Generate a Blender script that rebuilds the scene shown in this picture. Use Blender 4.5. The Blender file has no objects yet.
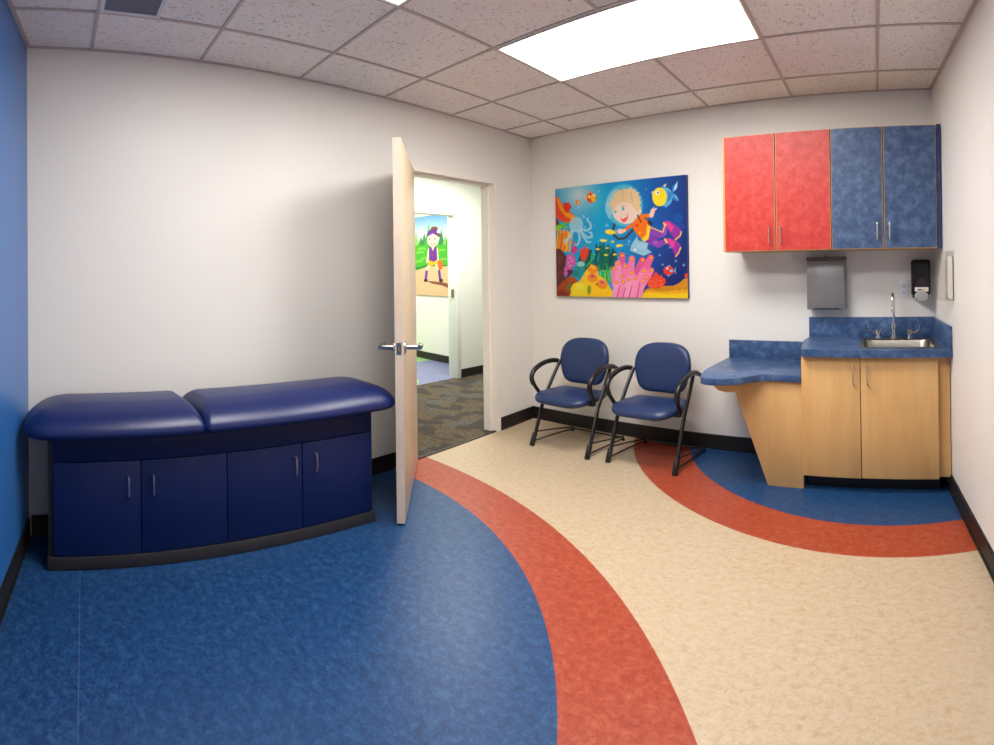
import bpy, bmesh, math
import numpy as np
from mathutils import Vector, Matrix, Euler

C = bpy.context.scene.collection
scene = bpy.context.scene
PI = math.pi

# ------------------------------------------------------------------ room numbers (metres)
H = 2.427                       # ceiling height
W = 3.22                        # width along the back wall (y = 0)
AL = -0.1215                    # the door wall leans into the room: x = AL * y
AR = -0.1782                    # the sink wall opens outward:      x = W + AR * y
GS = -0.1155                    # skew of the ceiling grid
COLS = [0.4421, 1.0323, 1.6754, 2.2876, 2.8641, 3.45]
ROWS = [0.3795, 1.0042, 1.6453, 2.2829, 2.9035, 3.4847, 4.09]
FRONT0, FRONTS = -3.757, -0.119   # blue wall: y = FRONT0 + FRONTS * x

nL = Vector((1, -AL, 0)).normalized(); dL = Vector((AL, 1, 0)).normalized()
nR = Vector((-1, AR, 0)).normalized(); dR = Vector((AR, 1, 0)).normalized()
def LW(s, off, z): return -dL * s + nL * off + Vector((0, 0, z))          # on the door wall, s metres from the corner
def RW(s, off, z): return Vector((W, 0, 0)) - dR * s + nR * off + Vector((0, 0, z))
dF = Vector((1, FRONTS, 0)).normalized(); nF = Vector((-FRONTS, 1, 0)).normalized()
def FW(s, off, z): return Vector((0, FRONT0, 0)) + dF * s + nF * off + Vector((0, 0, z))
def BW(x, off, z): return Vector((x, -off, z))
SF_L = 3.840                   # s where the door wall meets the blue wall
SF_R = 4.2965                     # s where the sink wall meets the blue wall

# ------------------------------------------------------------------ mesh helpers
class MB:
    def __init__(s): s.v = []; s.f = []; s.m = []; s.mat = 0
    def add(s, vs, fs):
        b = len(s.v); s.v += [Vector(v) for v in vs]
        for f in fs: s.f.append([b + i for i in f]); s.m.append(s.mat)
        return s
    def hexa(s, p):             # p: 4 bottom corners (ccw from above) + 4 top corners
        return s.add(p, [(3, 2, 1, 0), (4, 5, 6, 7), (0, 1, 5, 4), (1, 2, 6, 5), (2, 3, 7, 6), (3, 0, 4, 7)])
    def box(s, x0, y0, z0, x1, y1, z1):
        return s.hexa([(x0, y0, z0), (x1, y0, z0), (x1, y1, z0), (x0, y1, z0), (x0, y0, z1), (x1, y0, z1), (x1, y1, z1), (x0, y1, z1)])
    def wbox(s, fn, s0, s1, o0, o1, z0, z1):      # box in a wall's own frame
        p = [fn(a, o, z) for z in (z0, z1) for a, o in ((s0, o0), (s1, o0), (s1, o1), (s0, o1))]
        return s.hexa(p)
    def prism(s, pts, ext):     # polygon (3D points) extruded by vector ext
        n = len(pts); ext = Vector(ext)
        vs = [Vector(p) for p in pts] + [Vector(p) + ext for p in pts]
        fs = [tuple(range(n - 1, -1, -1)), tuple(range(n, 2 * n))]
        for i in range(n): fs.append((i, (i + 1) % n, n + (i + 1) % n, n + i))
        return s.add(vs, fs)
    def tube(s, path, r, n=12, caps=True, flat=1.0, up=None):
        path = [Vector(p) for p in path]
        R = r if isinstance(r, (list, tuple)) else [r] * len(path)
        rings = []; prev = None
        for i, p in enumerate(path):
            t = (path[min(i + 1, len(path) - 1)] - path[max(i - 1, 0)]).normalized()
            if prev is None:
                a = Vector(up) if up else (Vector((0, 0, 1)) if abs(t.z) < .9 else Vector((1, 0, 0)))
                u = (a - t * a.dot(t)).normalized()
            else:
                u = (prev - t * prev.dot(t)).normalized()
            prev = u; w = t.cross(u)
            rings.append([p + u * (R[i] * math.cos(2 * PI * k / n)) + w * (R[i] * flat * math.sin(2 * PI * k / n)) for k in range(n)])
        s.rings(rings, caps)
        return s
    def rings(s, rings, caps=True):
        n = len(rings[0]); vs = [v for r in rings for v in r]; fs = []
        for i in range(len(rings) - 1):
            for k in range(n):
                a = i * n + k; b = i * n + (k + 1) % n
                fs.append((a, b, b + n, a + n))
        if caps:
            fs.append(tuple(range(n - 1, -1, -1))); L = (len(rings) - 1) * n
            fs.append(tuple(L + k for k in range(n)))
        return s.add(vs, fs)
    def lathe(s, c, prof, axis='Z', n=24, caps=True):
        c = Vector(c); rs = []
        for r, h in prof:
            ring = []
            for k in range(n):
                a = 2 * PI * k / n; x, y = r * math.cos(a), r * math.sin(a)
                ring.append(c + (Vector((x, y, h)) if axis == 'Z' else Vector((x, -h, y)) if axis == 'Y' else Vector((h, x, y))))
            rs.append(ring)
        return s.rings(rs, caps)
    def build(s, name, mats, parent=None, bevel=0, seg=2, smooth=35, sub=0):
        org = Vector((0, 0, 0))
        p = parent
        while p is not None: org += p.location; p = p.parent
        me = bpy.data.meshes.new(name)
        bm = bmesh.new()
        vs = [bm.verts.new(v - org) for v in s.v]
        for f, m in zip(s.f, s.m):
            try:
                q = bm.faces.new([vs[i] for i in f]); q.material_index = m
            except ValueError: pass
        bmesh.ops.recalc_face_normals(bm, faces=bm.faces)
        if bevel:
            es = [e for e in bm.edges if len(e.link_faces) == 2 and e.calc_face_angle(0) > 0.6]
            bmesh.ops.bevel(bm, geom=es, offset=bevel, segments=seg, profile=.5, affect='EDGES', clamp_overlap=True)
        for f in bm.faces: f.smooth = True
        bm.to_mesh(me); bm.free()
        me.set_sharp_from_angle(angle=math.radians(smooth))
        for m in (mats if isinstance(mats, (list, tuple)) else [mats]): me.materials.append(m)
        o = bpy.data.objects.new(name, me); C.objects.link(o)
        if parent is not None: o.parent = parent
        if sub:
            md = o.modifiers.new('sub', 'SUBSURF'); md.levels = sub; md.render_levels = sub
        return o

def thing(name, label, cat, loc, group=None):
    o = bpy.data.objects.new(name, None); C.objects.link(o); o.location = loc
    o.empty_display_size = .1
    return tag(o, label, cat, group)
def tag(o, label, cat, group=None):
    o['label'] = label; o['category'] = cat
    if group: o['group'] = group
    return o
def struct(o):
    o['kind'] = 'structure'; return o
def spline(pts, n=8):            # Catmull-Rom through the points
    P = [Vector(p) for p in pts]; P = [2 * P[0] - P[1]] + P + [2 * P[-1] - P[-2]]; out = []
    for i in range(1, len(P) - 2):
        for k in range(n):
            t = k / n; a, b, c, d = P[i - 1:i + 3]
            out.append(.5 * ((2 * b) + (c - a) * t + (2 * a - 5 * b + 4 * c - d) * t * t + (3 * b - a - 3 * c + d) * t ** 3))
    out.append(P[-2]); return out
def arc2(cx, cy, r, a0, a1, n=6):
    return [(cx + r * math.cos(math.radians(a0 + (a1 - a0) * i / n)), cy + r * math.sin(math.radians(a0 + (a1 - a0) * i / n))) for i in range(n + 1)]

# ------------------------------------------------------------------ materials
def lin(c):
    return tuple(((x / 255 / 12.92) if x / 255 <= .04045 else ((x / 255 + .055) / 1.055) ** 2.4) for x in c)
def L4(c): return lin(c) + (1,)
class NT:
    def __init__(s, name):
        s.m = bpy.data.materials.new(name); s.m.use_nodes = True; s.t = s.m.node_tree; s.n = s.t.nodes
        s.b = s.n['Principled BSDF']
    def node(s, typ, **kw):
        n = s.n.new(typ)
        for k, v in kw.items():
            if k in ('operation', 'data_type', 'blend_type', 'feature', 'distance', 'attribute_name', 'noise_dimensions', 'wave_type', 'bands_direction', 'interpolation'): setattr(n, k, v)
            else:
                i = n.inputs[k]
                if isinstance(v, bpy.types.NodeSocket): s.t.links.new(v, i)
                else: i.default_value = v
        return n
    def coord(s, scale=(1, 1, 1), kind='Object'):
        t = s.node('ShaderNodeTexCoord'); mp = s.node('ShaderNodeMapping', Vector=t.outputs[kind]); mp.inputs['Scale'].default_value = scale
        return mp.outputs[0]
    def ramp(s, fac, stops):
        r = s.node('ShaderNodeValToRGB', Fac=fac); e = r.color_ramp.elements
        while len(e) < len(stops): e.new(.5)
        for el, (p, c) in zip(e, stops): el.position = p; el.color = c if len(c) == 4 else tuple(c) + (1,)
        return r.outputs[0]
    def math(s, op, a, b=0.0, c=None):
        n = s.node('ShaderNodeMath', operation=op)
        for i, v in enumerate((a, b) + ((c,) if c is not None else ())):
            if isinstance(v, bpy.types.NodeSocket): s.t.links.new(v, n.inputs[i])
            else: n.inputs[i].default_value = v
        return n.outputs[0]
    def mix(s, f, a, b, mode='MIX'):
        n = s.node('ShaderNodeMix', data_type='RGBA', blend_type=mode)
        for i, v in ((0, f), (6, a), (7, b)):
            if isinstance(v, bpy.types.NodeSocket): s.t.links.new(v, n.inputs[i])
            else: n.inputs[i].default_value = v if not isinstance(v, tuple) or len(v) == 4 else v + (1,)
        return n.outputs[2]
    def col(s, v):
        if isinstance(v, bpy.types.NodeSocket): s.t.links.new(v, s.b.inputs['Base Color'])
        else: s.b.inputs['Base Color'].default_value = v
    def set(s, **kw):
        for k, v in kw.items():
            i = s.b.inputs[k.replace('_', ' ')]
            if isinstance(v, bpy.types.NodeSocket): s.t.links.new(v, i)
            else: i.default_value = v
        return s
    def bump(s, h, strength=.1, dist=.01):
        b = s.node('ShaderNodeBump', Height=h, Strength=strength, Distance=dist); s.t.links.new(b.outputs[0], s.b.inputs['Normal'])

def noise(t, co, scale, detail=2, rough=.5, dist=0):
    return t.node('ShaderNodeTexNoise', Vector=co, Scale=scale, Detail=detail, Roughness=rough, Distortion=dist).outputs[0]

def sc(rgb, k):
    k = k if isinstance(k, tuple) else (k,) * 3
    return tuple(255 * ((1.055 * max(x * q, .0031308) ** (1 / 2.4) - .055)) for x, q in zip(lin(rgb), k))

def plain(name, rgb, rough=.5, metal=0, spec=.5, var=.04, scale=30, bump=0, aniso=None, stretch=(1, 1, 1)):
    t = NT(name); c = L4(rgb); co = t.coord(stretch); nz = noise(t, co, scale, 3)
    lo = tuple(x * (1 - var) for x in c[:3]); hi = tuple(min(1, x * (1 + var)) for x in c[:3])
    t.col(t.ramp(nz, [(.3, lo), (.7, hi)]))
    t.set(Roughness=rough, Metallic=metal, Specular_IOR_Level=spec)
    if bump: t.bump(nz, bump, .002)
    return t.m

def wall_paint(name, rgb, rough=.42, spec=.35):
    t = NT(name); co = t.coord(); nz = noise(t, co, 220, 2); big = noise(t, co, 1.3, 2); c = lin(rgb)
    t.col(t.ramp(big, [(.3, tuple(x * .985 for x in c)), (.7, tuple(min(1, x * 1.01) for x in c))]))
    t.set(Roughness=rough, Specular_IOR_Level=spec); t.bump(nz, .05, .001)
    return t.m

def lino_color(t, co, base, dark, light):
    n1 = noise(t, co, 27, 8, .74, .5); n2 = noise(t, co, 62, 5, .75, 1.2); n3 = noise(t, co, 1.6, 4, .6)
    c = t.ramp(n1, [(.29, lin(dark)), (.5, lin(base)), (.74, lin(light))])
    c = t.mix(t.math('MULTIPLY', t.ramp(n2, [(.54, (0, 0, 0)), (.66, (1, 1, 1))]), .5), c, L4(light))
    c = t.mix(t.math('MULTIPLY', t.ramp(n2, [(.34, (1, 1, 1)), (.46, (0, 0, 0))]), .6), c, L4(dark))
    c = t.mix(t.math('MULTIPLY', t.ramp(n3, [(.35, (0, 0, 0)), (.7, (1, 1, 1))]), .30), c, L4(base), 'MIX')
    return c

def floor_material():
    t = NT('linoleum_inlaid'); co = t.coord(); st = t.coord((1, 1.25, 1))
    sep = t.node('ShaderNodeSeparateXYZ', Vector=co); X, Y = sep.outputs[0], sep.outputs[1]
    def inside(cx, cy, r):
        d = t.math('SQRT', t.math('ADD', t.math('POWER', t.math('SUBTRACT', X, cx), 2.0), t.math('POWER', t.math('SUBTRACT', Y, cy), 2.0)))
        return t.math('LESS_THAN', d, r)
    kb = (.42, .54, .52); blue = lino_color(t, st, sc((45, 88, 148), kb), sc((22, 54, 104), kb), sc((88, 130, 184), kb))
    kr = (.60, .72, .72); red = lino_color(t, st, sc((200, 76, 50), kr), sc((166, 50, 34), kr), sc((228, 120, 80), kr))
    kc = (.66, .67, .71); cream = lino_color(t, st, sc((228, 203, 166), kc), sc((204, 172, 128), kc), sc((240, 221, 190), kc))
    c = cream
    c = t.mix(inside(2.923, .863, 2.079), c, red)
    c = t.mix(inside(2.89, .606, 1.524), c, blue)
    c = t.mix(inside(.329, -4.376, 3.083), c, red)
    c = t.mix(inside(.484, -3.847, 2.25), c, blue)
    seam = t.math('LESS_THAN', t.math('ABSOLUTE', t.math('ADD', t.math('ADD', Y, 3.576), t.math('MULTIPLY', t.math('SUBTRACT', X, .829), .05))), .0022)   # the welded sheet joint
    c = t.mix(t.math('MULTIPLY', seam, .12), c, L4((150, 160, 180)))
    t.col(c); t.set(Roughness=.38, Specular_IOR_Level=.32)
    t.bump(noise(t, co, 160, 3), .05, .001)
    return t.m

def laminate(name, base, dark, light, rough=.42):
    t = NT(name); co = t.coord(); a = noise(t, co, 18, 6, .62, .15); b = noise(t, co, 52, 5, .7, .6)
    c = t.ramp(a, [(.32, lin(dark)), (.5, lin(base)), (.70, lin(light))])
    c = t.mix(t.math('MULTIPLY', t.ramp(b, [(.45, (0, 0, 0)), (.68, (1, 1, 1))]), .35), c, L4(light))
    t.col(c); t.set(Roughness=rough, Specular_IOR_Level=.35); return t.m

def maple(name, base=(212, 169, 110), dark=(204, 159, 100), light=(217, 177, 120), stretch=(9, 9, 1)):
    t = NT(name); co = t.coord(stretch); n1 = noise(t, co, 1.6, 6, .6, .35); fine = noise(t, t.coord((stretch[0] * 6, stretch[1] * 6, stretch[2] * 2)), 6, 3, .6)
    c = t.ramp(n1, [(.30, lin(dark)), (.5, lin(base)), (.7, lin(light))])
    c = t.mix(t.math('MULTIPLY', t.ramp(fine, [(.5, (0, 0, 0)), (.75, (1, 1, 1))]), .18), c, L4(dark))
    t.col(c); t.set(Roughness=.42, Specular_IOR_Level=.35); return t.m

def vinyl(name, rgb, rough=.36):
    t = NT(name); co = t.coord(); n1 = noise(t, co, 260, 3); big = noise(t, co, 5, 2); c = lin(rgb)
    t.col(t.ramp(big, [(.3, tuple(x * .93 for x in c)), (.7, tuple(x * 1.06 for x in c))]))
    t.set(Roughness=rough, Specular_IOR_Level=.5); t.bump(n1, .10, .001); return t.m

def ceiling_material():
    t = NT('acoustic_tile'); co = t.coord(); st = t.coord((1.0, .55, 1))
    a = noise(t, st, 85, 4, .6, .9); b = noise(t, co, 230, 2)
    holes = t.ramp(a, [(.355, (1, 1, 1)), (.405, (0, 0, 0))]); pin = t.ramp(b, [(.27, (1, 1, 1)), (.33, (0, 0, 0))])
    base = t.ramp(noise(t, co, 2.5, 3), [(.3, lin((234, 229, 226))), (.7, lin((240, 236, 233)))])
    c = t.mix(t.math('MULTIPLY', holes, .62), base, L4((120, 110, 106)))
    c = t.mix(t.math('MULTIPLY', pin, .5), c, L4((120, 108, 102)))
    t.col(c); t.set(Roughness=.9, Specular_IOR_Level=.1); t.bump(t.math('SUBTRACT', 1.0, holes), .5, .004); return t.m

def carpet_material():
    t = NT('hall_carpet'); co = t.coord()
    vor = t.node('ShaderNodeTexVoronoi', feature='DISTANCE_TO_EDGE', Vector=t.coord((1, 1, 1)), Scale=21.0)
    crack = t.ramp(vor.outputs[0], [(.02, (0, 0, 0)), (.10, (1, 1, 1))])
    patch = t.ramp(noise(t, t.coord((1.0, 1.4, 1)), 3.4, 1, .4, .2), [(.44, (0, 0, 0)), (.50, (1, 1, 1))])
    cool = t.ramp(noise(t, t.coord((1.3, 1, 1)), 1.7, 1), [(.5, (0, 0, 0)), (.54, (1, 1, 1))])
    warm = t.mix(crack, L4((76, 68, 58)), L4((100, 90, 74)))
    grey = t.mix(crack, L4((72, 70, 66)), L4((94, 92, 84)))
    pat = t.mix(cool, warm, grey)
    dark = t.ramp(noise(t, co, 120, 2), [(.3, lin((62, 57, 52))), (.7, lin((82, 76, 70)))])
    c = t.mix(patch, dark, pat)
    t.col(c); t.set(Roughness=.95, Specular_IOR_Level=.05); t.bump(noise(t, co, 300, 2), .5, .004); return t.m

def far_floor_material():
    t = NT('far_room_floor'); co = t.coord(); sep = t.node('ShaderNodeSeparateXYZ', Vector=co); X, Y = sep.outputs[0], sep.outputs[1]
    lav = t.ramp(noise(t, co, 14, 5, .65, 1), [(.3, lin((106, 110, 150))), (.7, lin((128, 132, 170)))])
    gr = t.ramp(noise(t, co, 14, 5, .65, 1), [(.3, lin((128, 172, 104))), (.7, lin((150, 190, 124)))])
    def d(cx, cy): return t.math('SQRT', t.math('ADD', t.math('POWER', t.math('SUBTRACT', X, cx), 2.0), t.math('POWER', t.math('SUBTRACT', Y, cy), 2.0)))
    g = t.math('LESS_THAN', d(-4.3, 1.3), 1.17)
    g2 = t.math('LESS_THAN', d(-2.4, -.35), .73)
    t.col(t.mix(t.math('MAXIMUM', g, g2), lav, gr)); t.set(Roughness=.4, Specular_IOR_Level=.3); return t.m

def emission(name, rgb, strength):
    t = NT(name); t.set(Base_Color=L4((250, 250, 250)), Emission_Color=rgb + (1,), Emission_Strength=strength, Roughness=.5); return t.m

M = {}
M['wall'] = wall_paint('white_wall_paint', (227, 224, 218))
M['bluewall'] = wall_paint('blue_wall_paint', (48, 108, 178), .32, .5)
M['hallwall'] = wall_paint('hall_wall_paint', (232, 234, 222))
M['farwall'] = wall_paint('far_room_paint', (234, 233, 222))
M['floor'] = floor_material()
M['ceil'] = ceiling_material()
M['grid'] = plain('grid_enamel', (188, 177, 171), .5, var=.02)
M['base'] = plain('rubber_baseboard', (26, 21, 18), .5, var=.06)
M['frame'] = plain('door_frame_enamel', (230, 223, 215), .4, var=.015)
M['hallframe'] = plain('hall_casing_enamel', (232, 236, 228), .4, var=.015)
M['door'] = maple('door_veneer', (204, 184, 154), (196, 174, 142), (212, 194, 168), (7, 7, .8))
M['dooredge'] = maple('door_edge_band', (214, 196, 176), (206, 186, 164), (220, 204, 186), (5, 5, .8))
M['maple'] = maple('cabinet_maple')
M['mapleedge'] = maple('maple_edge', (198, 158, 104), (186, 144, 88), (210, 172, 120))
M['lamblue'] = laminate('blue_mottled_laminate', (60, 82, 118), (42, 62, 100), (92, 112, 142))
M['lamcounter'] = laminate('blue_counter_laminate', (56, 82, 122), (38, 64, 106), (92, 116, 150), .36)
M['lamred'] = laminate('red_mottled_laminate', (184, 52, 45), (170, 40, 34), (196, 78, 68))
M['lamfill'] = laminate('dark_blue_laminate', (40, 58, 96), (28, 44, 80), (62, 80, 118))
M['vinyl'] = vinyl('navy_vinyl', (8, 29, 86))
M['chairvinyl'] = vinyl('chair_blue_vinyl', (30, 50, 92), .40)
M['navy'] = plain('navy_laminate', (2, 24, 76), .46, var=.05, scale=8, spec=.35)
M['navyrail'] = plain('navy_rail_laminate', (2, 23, 72), .5, spec=.3, var=.05, scale=8)
M['blacklam'] = plain('black_edge_laminate', (42, 40, 42), .5, var=.06)
M['black'] = plain('black_plastic', (20, 19, 19), .36, var=.08)
M['blackmetal'] = plain('black_enamel', (16, 16, 17), .32, var=.08)
M['chrome'] = plain('chrome', (222, 222, 224), .14, 1, var=.02)
M['satin'] = plain('satin_nickel', (196, 192, 188), .28, 1, var=.03)
M['steel'] = plain('brushed_steel', (150, 144, 134), .30, 1, var=.06, scale=40, stretch=(1, 12, 12))
M['greymetal'] = plain('grey_dispenser_steel', (150, 148, 145), .45, .7, var=.06, scale=60, stretch=(12, 12, 1))
M['lidmetal'] = plain('dispenser_lid_steel', (112, 100, 92), .5, .7, var=.05)
M['white'] = plain('white_plastic', (228, 222, 218), .4, var=.015)
M['plate'] = plain('outlet_plate', (226, 226, 232), .3, var=.01)
M['greyplastic'] = plain('pale_grey_plastic', (158, 155, 154), .45, var=.02)
M['smoke'] = plain('smoked_window', (66, 52, 54), .15, var=.03)
M['yellow'] = plain('yellow_ink', (224, 180, 40), .5, var=.02)
M['paper'] = plain('white_paper', (232, 226, 218), .6, var=.015)
M['vent'] = plain('vent_grey', (212, 212, 220), .5, var=.03)
M['ventdark'] = plain('vent_mesh_grey', (92, 96, 116), .6, var=.12, scale=250)
M['brass'] = plain('aged_brass', (150, 128, 76), .35, .9, var=.05)
M['carpet'] = carpet_material()
M['farfloor'] = far_floor_material()
M['lamp'] = emission('troffer_lens', (1.0, .97, .935), 21.5)
M['lampside'] = plain('troffer_white', (246, 244, 240), .4, var=.01)
def acrylic():
    t = NT('clear_acrylic'); lw = t.node('ShaderNodeLayerWeight', Blend=.25)
    tr = t.node('ShaderNodeBsdfTransparent', Color=(.97, .97, .96, 1)); gl = t.node('ShaderNodeBsdfGlossy', Color=(1, 1, 1, 1), Roughness=.05)
    mx = t.node('ShaderNodeMixShader', Fac=t.math('MULTIPLY', lw.outputs[0], .18)); t.t.links.new(tr.outputs[0], mx.inputs[1]); t.t.links.new(gl.outputs[0], mx.inputs[2])
    t.t.links.new(mx.outputs[0], t.n['Material Output'].inputs[0]); return t.m
M['acrylic'] = acrylic()

# ------------------------------------------------------------------ the setting
m = MB(); outline = [LW(0, .0, 0), LW(3.840, .0, 0), FW(4.0018, 0, 0), RW(0, 0, 0)]
m.prism(outline, (0, 0, -.05))
struct(m.build('floor', M['floor']))
m = MB(); m.prism([p + Vector((0, 0, H)) for p in outline], (0, 0, .05))
ceil = struct(m.build('ceiling', M['ceil']))

def CP(c, r, z):                 # ceiling grid point; c, r may be fractional; 0 = wall line
    cols = [0] + COLS; rows = [0] + ROWS
    y = -np.interp(r, range(len(rows)), rows); x = np.interp(c, range(len(cols)), cols)
    return Vector((x + GS * y, y, z))
m = MB(); bw = .0075; zt = H + .001; zb = H - .007
for c in range(1, 6):
    for r0, r1 in (((0, 2), (3, 4), (5, 9)) if c == 3 else ((0, 9),)):
        a, b = CP(c, r0, 0), CP(c, r1, 0)
        if r1 == 9: ye = (FRONT0 + FRONTS * COLS[c - 1]) / (1 - FRONTS * GS); b = Vector((COLS[c - 1] + GS * ye, ye, 0))
        d = (b - a).normalized(); n = Vector((-d.y, d.x, 0)) * bw
        m.hexa([q + Vector((0, 0, z)) for z in (zb, zt) for q in (a - n, a + n, b + n, b - n)])
for r in range(1, 7):
    y = -ROWS[r - 1]; x0, x1 = AL * y, W + AR * y
    m.box(x0, y - bw, zb + .0005, x1, y + bw, zt)
m.wbox(LW, 0, 3.835, .0, .02, zb + .001, zt); m.wbox(RW, 0, 4.29, .0, .02, zb + .001, zt); m.wbox(BW, 0, W, .0, .018, zb + .001, zt); m.wbox(FW, .48, 3.99, .0, .02, zb + .001, zt)
g = m.build('ceiling_grid', M['grid'], ceil)

# door opening on the door wall
S0, S1, ZH = .507, 1.445, 1.985
m = MB()
m.wbox(LW, 0, S0 - .0, -.12, 0, 0, H); m.wbox(LW, S1, SF_L + .10, -.12, 0, 0, H); m.wbox(LW, S0, S1, -.12, 0, ZH, H)
struct(m.build('wall_left', M['wall']))
m = MB(); m.wbox(BW, -.12, W + .12, -.12, 0, 0, H); struct(m.build('wall_back', M['wall']))
m = MB(); m.wbox(RW, 0, SF_R + .1, -.12, 0, 0, H); struct(m.build('wall_right', M['wall']))
m = MB(); m.wbox(FW, .36, 4.15, -.12, 0, 0, H); struct(m.build('wall_front', M['bluewall']))

# baseboards
BT, BH = .010, .100
def baseboard(name, fn, s0, s1, n=1):
    m = MB(); m.wbox(fn, s0, s1, 0, BT, 0, BH - .006); m.wbox(fn, s0, s1, 0, BT * .6, BH - .006, BH)
    m.wbox(fn, s0, s1, BT, BT + .006, 0, .012)
    return struct(m.build(name, M['base']))
b1 = baseboard('baseboard_left', LW, .012, S0 - .034)
b2 = baseboard('baseboard_door_side', LW, S1 + .042, SF_L - .012)
b3 = baseboard('baseboard_back', BW, .004, 2.43)
b4 = baseboard('baseboard_right', RW, .482, SF_R - .02)
b5 = baseboard('baseboard_front', FW, .49, 3.99)

# door frame: jambs, stops and face trim in one hollow-metal frame
m = MB()
for a, b in ((S0 - .032, S0 + .0), (S1, S1 + .040)): m.wbox(LW, a, b, 0, .011, 0, ZH + .020)
m.wbox(LW, S0, S1, 0, .011, ZH, ZH + .020)
m.wbox(LW, S0, S0 + .012, -.13, .011, 0, ZH); m.wbox(LW, S1 - .012, S1, -.13, .011, 0, ZH); m.wbox(LW, S0 + .012, S1 - .012, -.13, .011, ZH - .012, ZH)
m.wbox(LW, S0 + .012, S0 + .024, -.12, -.05, 0, ZH - .012); m.wbox(LW, S1 - .024, S1 - .012, -.12, -.05, 0, ZH - .012); m.wbox(LW, S0 + .024, S1 - .024, -.12, -.05, ZH - .022, ZH - .012)
struct(m.build('trim_1', M['frame']))
m = MB(); m.wbox(LW, S0 + .012, S1 - .012, -.026, -.004, 0, .006); struct(m.build('trim_2', M['base']))

# the open door leaf
hA = Vector((.200, -1.400, 0)); hB = Vector((.922, -2.020, 0)); dd = (hB - hA).normalized(); dn = Vector((-dd.y, dd.x, 0))   # dn points to the visible face
if dn.x < 0: dn = -dn
DT = .043; zd0, zd1 = .010, ZH - .014
door = bpy.data.objects.new('door_1', None); C.objects.link(door); door.location = hA; struct(door)
m = MB(); dlen = (hB - hA).length
def DP(a, o, z): return hA + dd * a + dn * o + Vector((0, 0, z))
m.hexa([DP(a, o, z) for z in (zd0, zd1) for a, o in ((0, -DT), (dlen - .001, -DT), (dlen - .001, 0), (0, 0))])
m.build('door_leaf', M['door'], door, bevel=.0015)
m = MB(); m.hexa([DP(a, o, z) for z in (zd0, zd1) for a, o in ((dlen - .001, -DT), (dlen + .001, -DT), (dlen + .001, 0), (dlen - .001, 0))]); m.build('edge_band', M['dooredge'], door)
zl = .895
for sd in (1, -1):
    o0 = 0 if sd > 0 else -DT
    def Q(a, o, z): return DP(a, o0 + sd * o, z)
    c = dlen - .062
    m = MB()
    ax = dn * sd; u = dd; w = Vector((0, 0, 1)); rr = []
    for r, h in ((.033, 0), (.033, .008), (.029, .013), (.0135, .014), (.0135, .088)):
        rr.append([Q(c, h, zl) + u * (r * math.cos(2 * PI * k / 24)) + w * (r * math.sin(2 * PI * k / 24)) for k in range(24)])
    m.rings(rr)
    o = m.build('rose', M['satin'], door)
    m = MB(); m.tube([Q(c + .014, .080, zl), Q(c - .01, .082, zl), Q(c - .05, .084, zl), Q(c - .105, .080, zl), Q(c - .115, .074, zl)], [.0135, .0135, .0125, .0115, .009], 14)
    m.build('lever_handle', M['satin'], door)
m = MB(); m.hexa([DP(a, o, z) for z in (zl - .03, zl + .03) for a, o in ((dlen, -DT * .5 - .013), (dlen + .0025, -DT * .5 - .013), (dlen + .0025, -DT * .5 + .013), (dlen, -DT * .5 + .013))])
lp = m.build('latch_plate', M['satin'], door)
m = MB(); m.hexa([DP(a, o, z) for z in (zl - .012, zl + .010) for a, o in ((dlen + .002, -DT * .5 - .006), (dlen + .011, -DT * .5 - .006), (dlen + .006, -DT * .5 + .006), (dlen + .002, -DT * .5 + .006))])
m.build('latch_bolt', M['brass'], lp)
for z in (.22, .98, 1.74):
    m = MB(); m.tube([DP(-.006, -.006, z - .05), DP(-.006, -.006, z + .05)], .0065, 10); m.build('hinge', M['satin'], door)

# ------------------------------------------------------------------ the hallway and the room beyond
XH = -1.86
def HW(s, off, z):               # far hall wall, s along +y from (XH, .745)
    d = Vector((-.087, .996, 0)); n = Vector((.996, .087, 0)); return Vector((-1.832, .745, 0)) + d * s + n * off + Vector((0, 0, z))
m = MB(); m.prism([(-.24, 1.9, 0), LW(.4, -.02, 0), LW(2.0, -.02, 0), (-1.6, -2.0, 0), HW(-1.0, -.05, 0), HW(1.6, -.05, 0)], (0, 0, -.04))
struct(m.build('floor_hallway', M['carpet']))
m = MB()
m.wbox(HW, .0, 1.7, -.12, 0, 0, H); m.wbox(HW, -3.3, -1.0, -.12, 0, 0, H); m.wbox(HW, -1.0, 0, -.12, 0, 1.965, H)
struct(m.build('wall_hallway', M['hallwall']))
m = MB(); m.box(-2.2, 1.95, 0, 0, 2.05, H); struct(m.build('wall_hallway_end', M['hallwall']))
m = MB(); m.prism([(-1.75, -1.95, 0), (.10, -1.95, 0), (.10, -2.05, 0), (-1.75, -2.05, 0)], (0, 0, H)); struct(m.build('wall_hallway_near_end', M['hallwall']))
m = MB(); m.prism([(-.11, .12, H), (-.11, 1.95, H), HW(1.3, -.1, H), HW(-2.9, -.1, H), LW(2.1, -.11, H), LW(0, -.11, H)], (0, 0, .05)); struct(m.build('ceiling_hallway', M['hallwall']))
m = MB()
for a, b in ((-.045, .018), (-.955 - .063, -.955)): m.wbox(HW, a, b, 0, .014, 0, 2.015)
m.wbox(HW, -.955, -.045, 0, .014, 1.955, 2.015)
m.wbox(HW, -.045, -.02, -.13, 0, 0, 1.955); m.wbox(HW, -.99, -.955, -.13, 0, 0, 1.955); m.wbox(HW, -.955, -.045, -.13, 0, 1.940, 1.955)
struct(m.build('trim_3', M['hallframe'], bevel=.002))
m = MB(); m.wbox(HW, -.062, -.045, -.062, -.032, .96, 1.06); struct(m.build('trim_4', M['brass'], bevel=.002))
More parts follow.
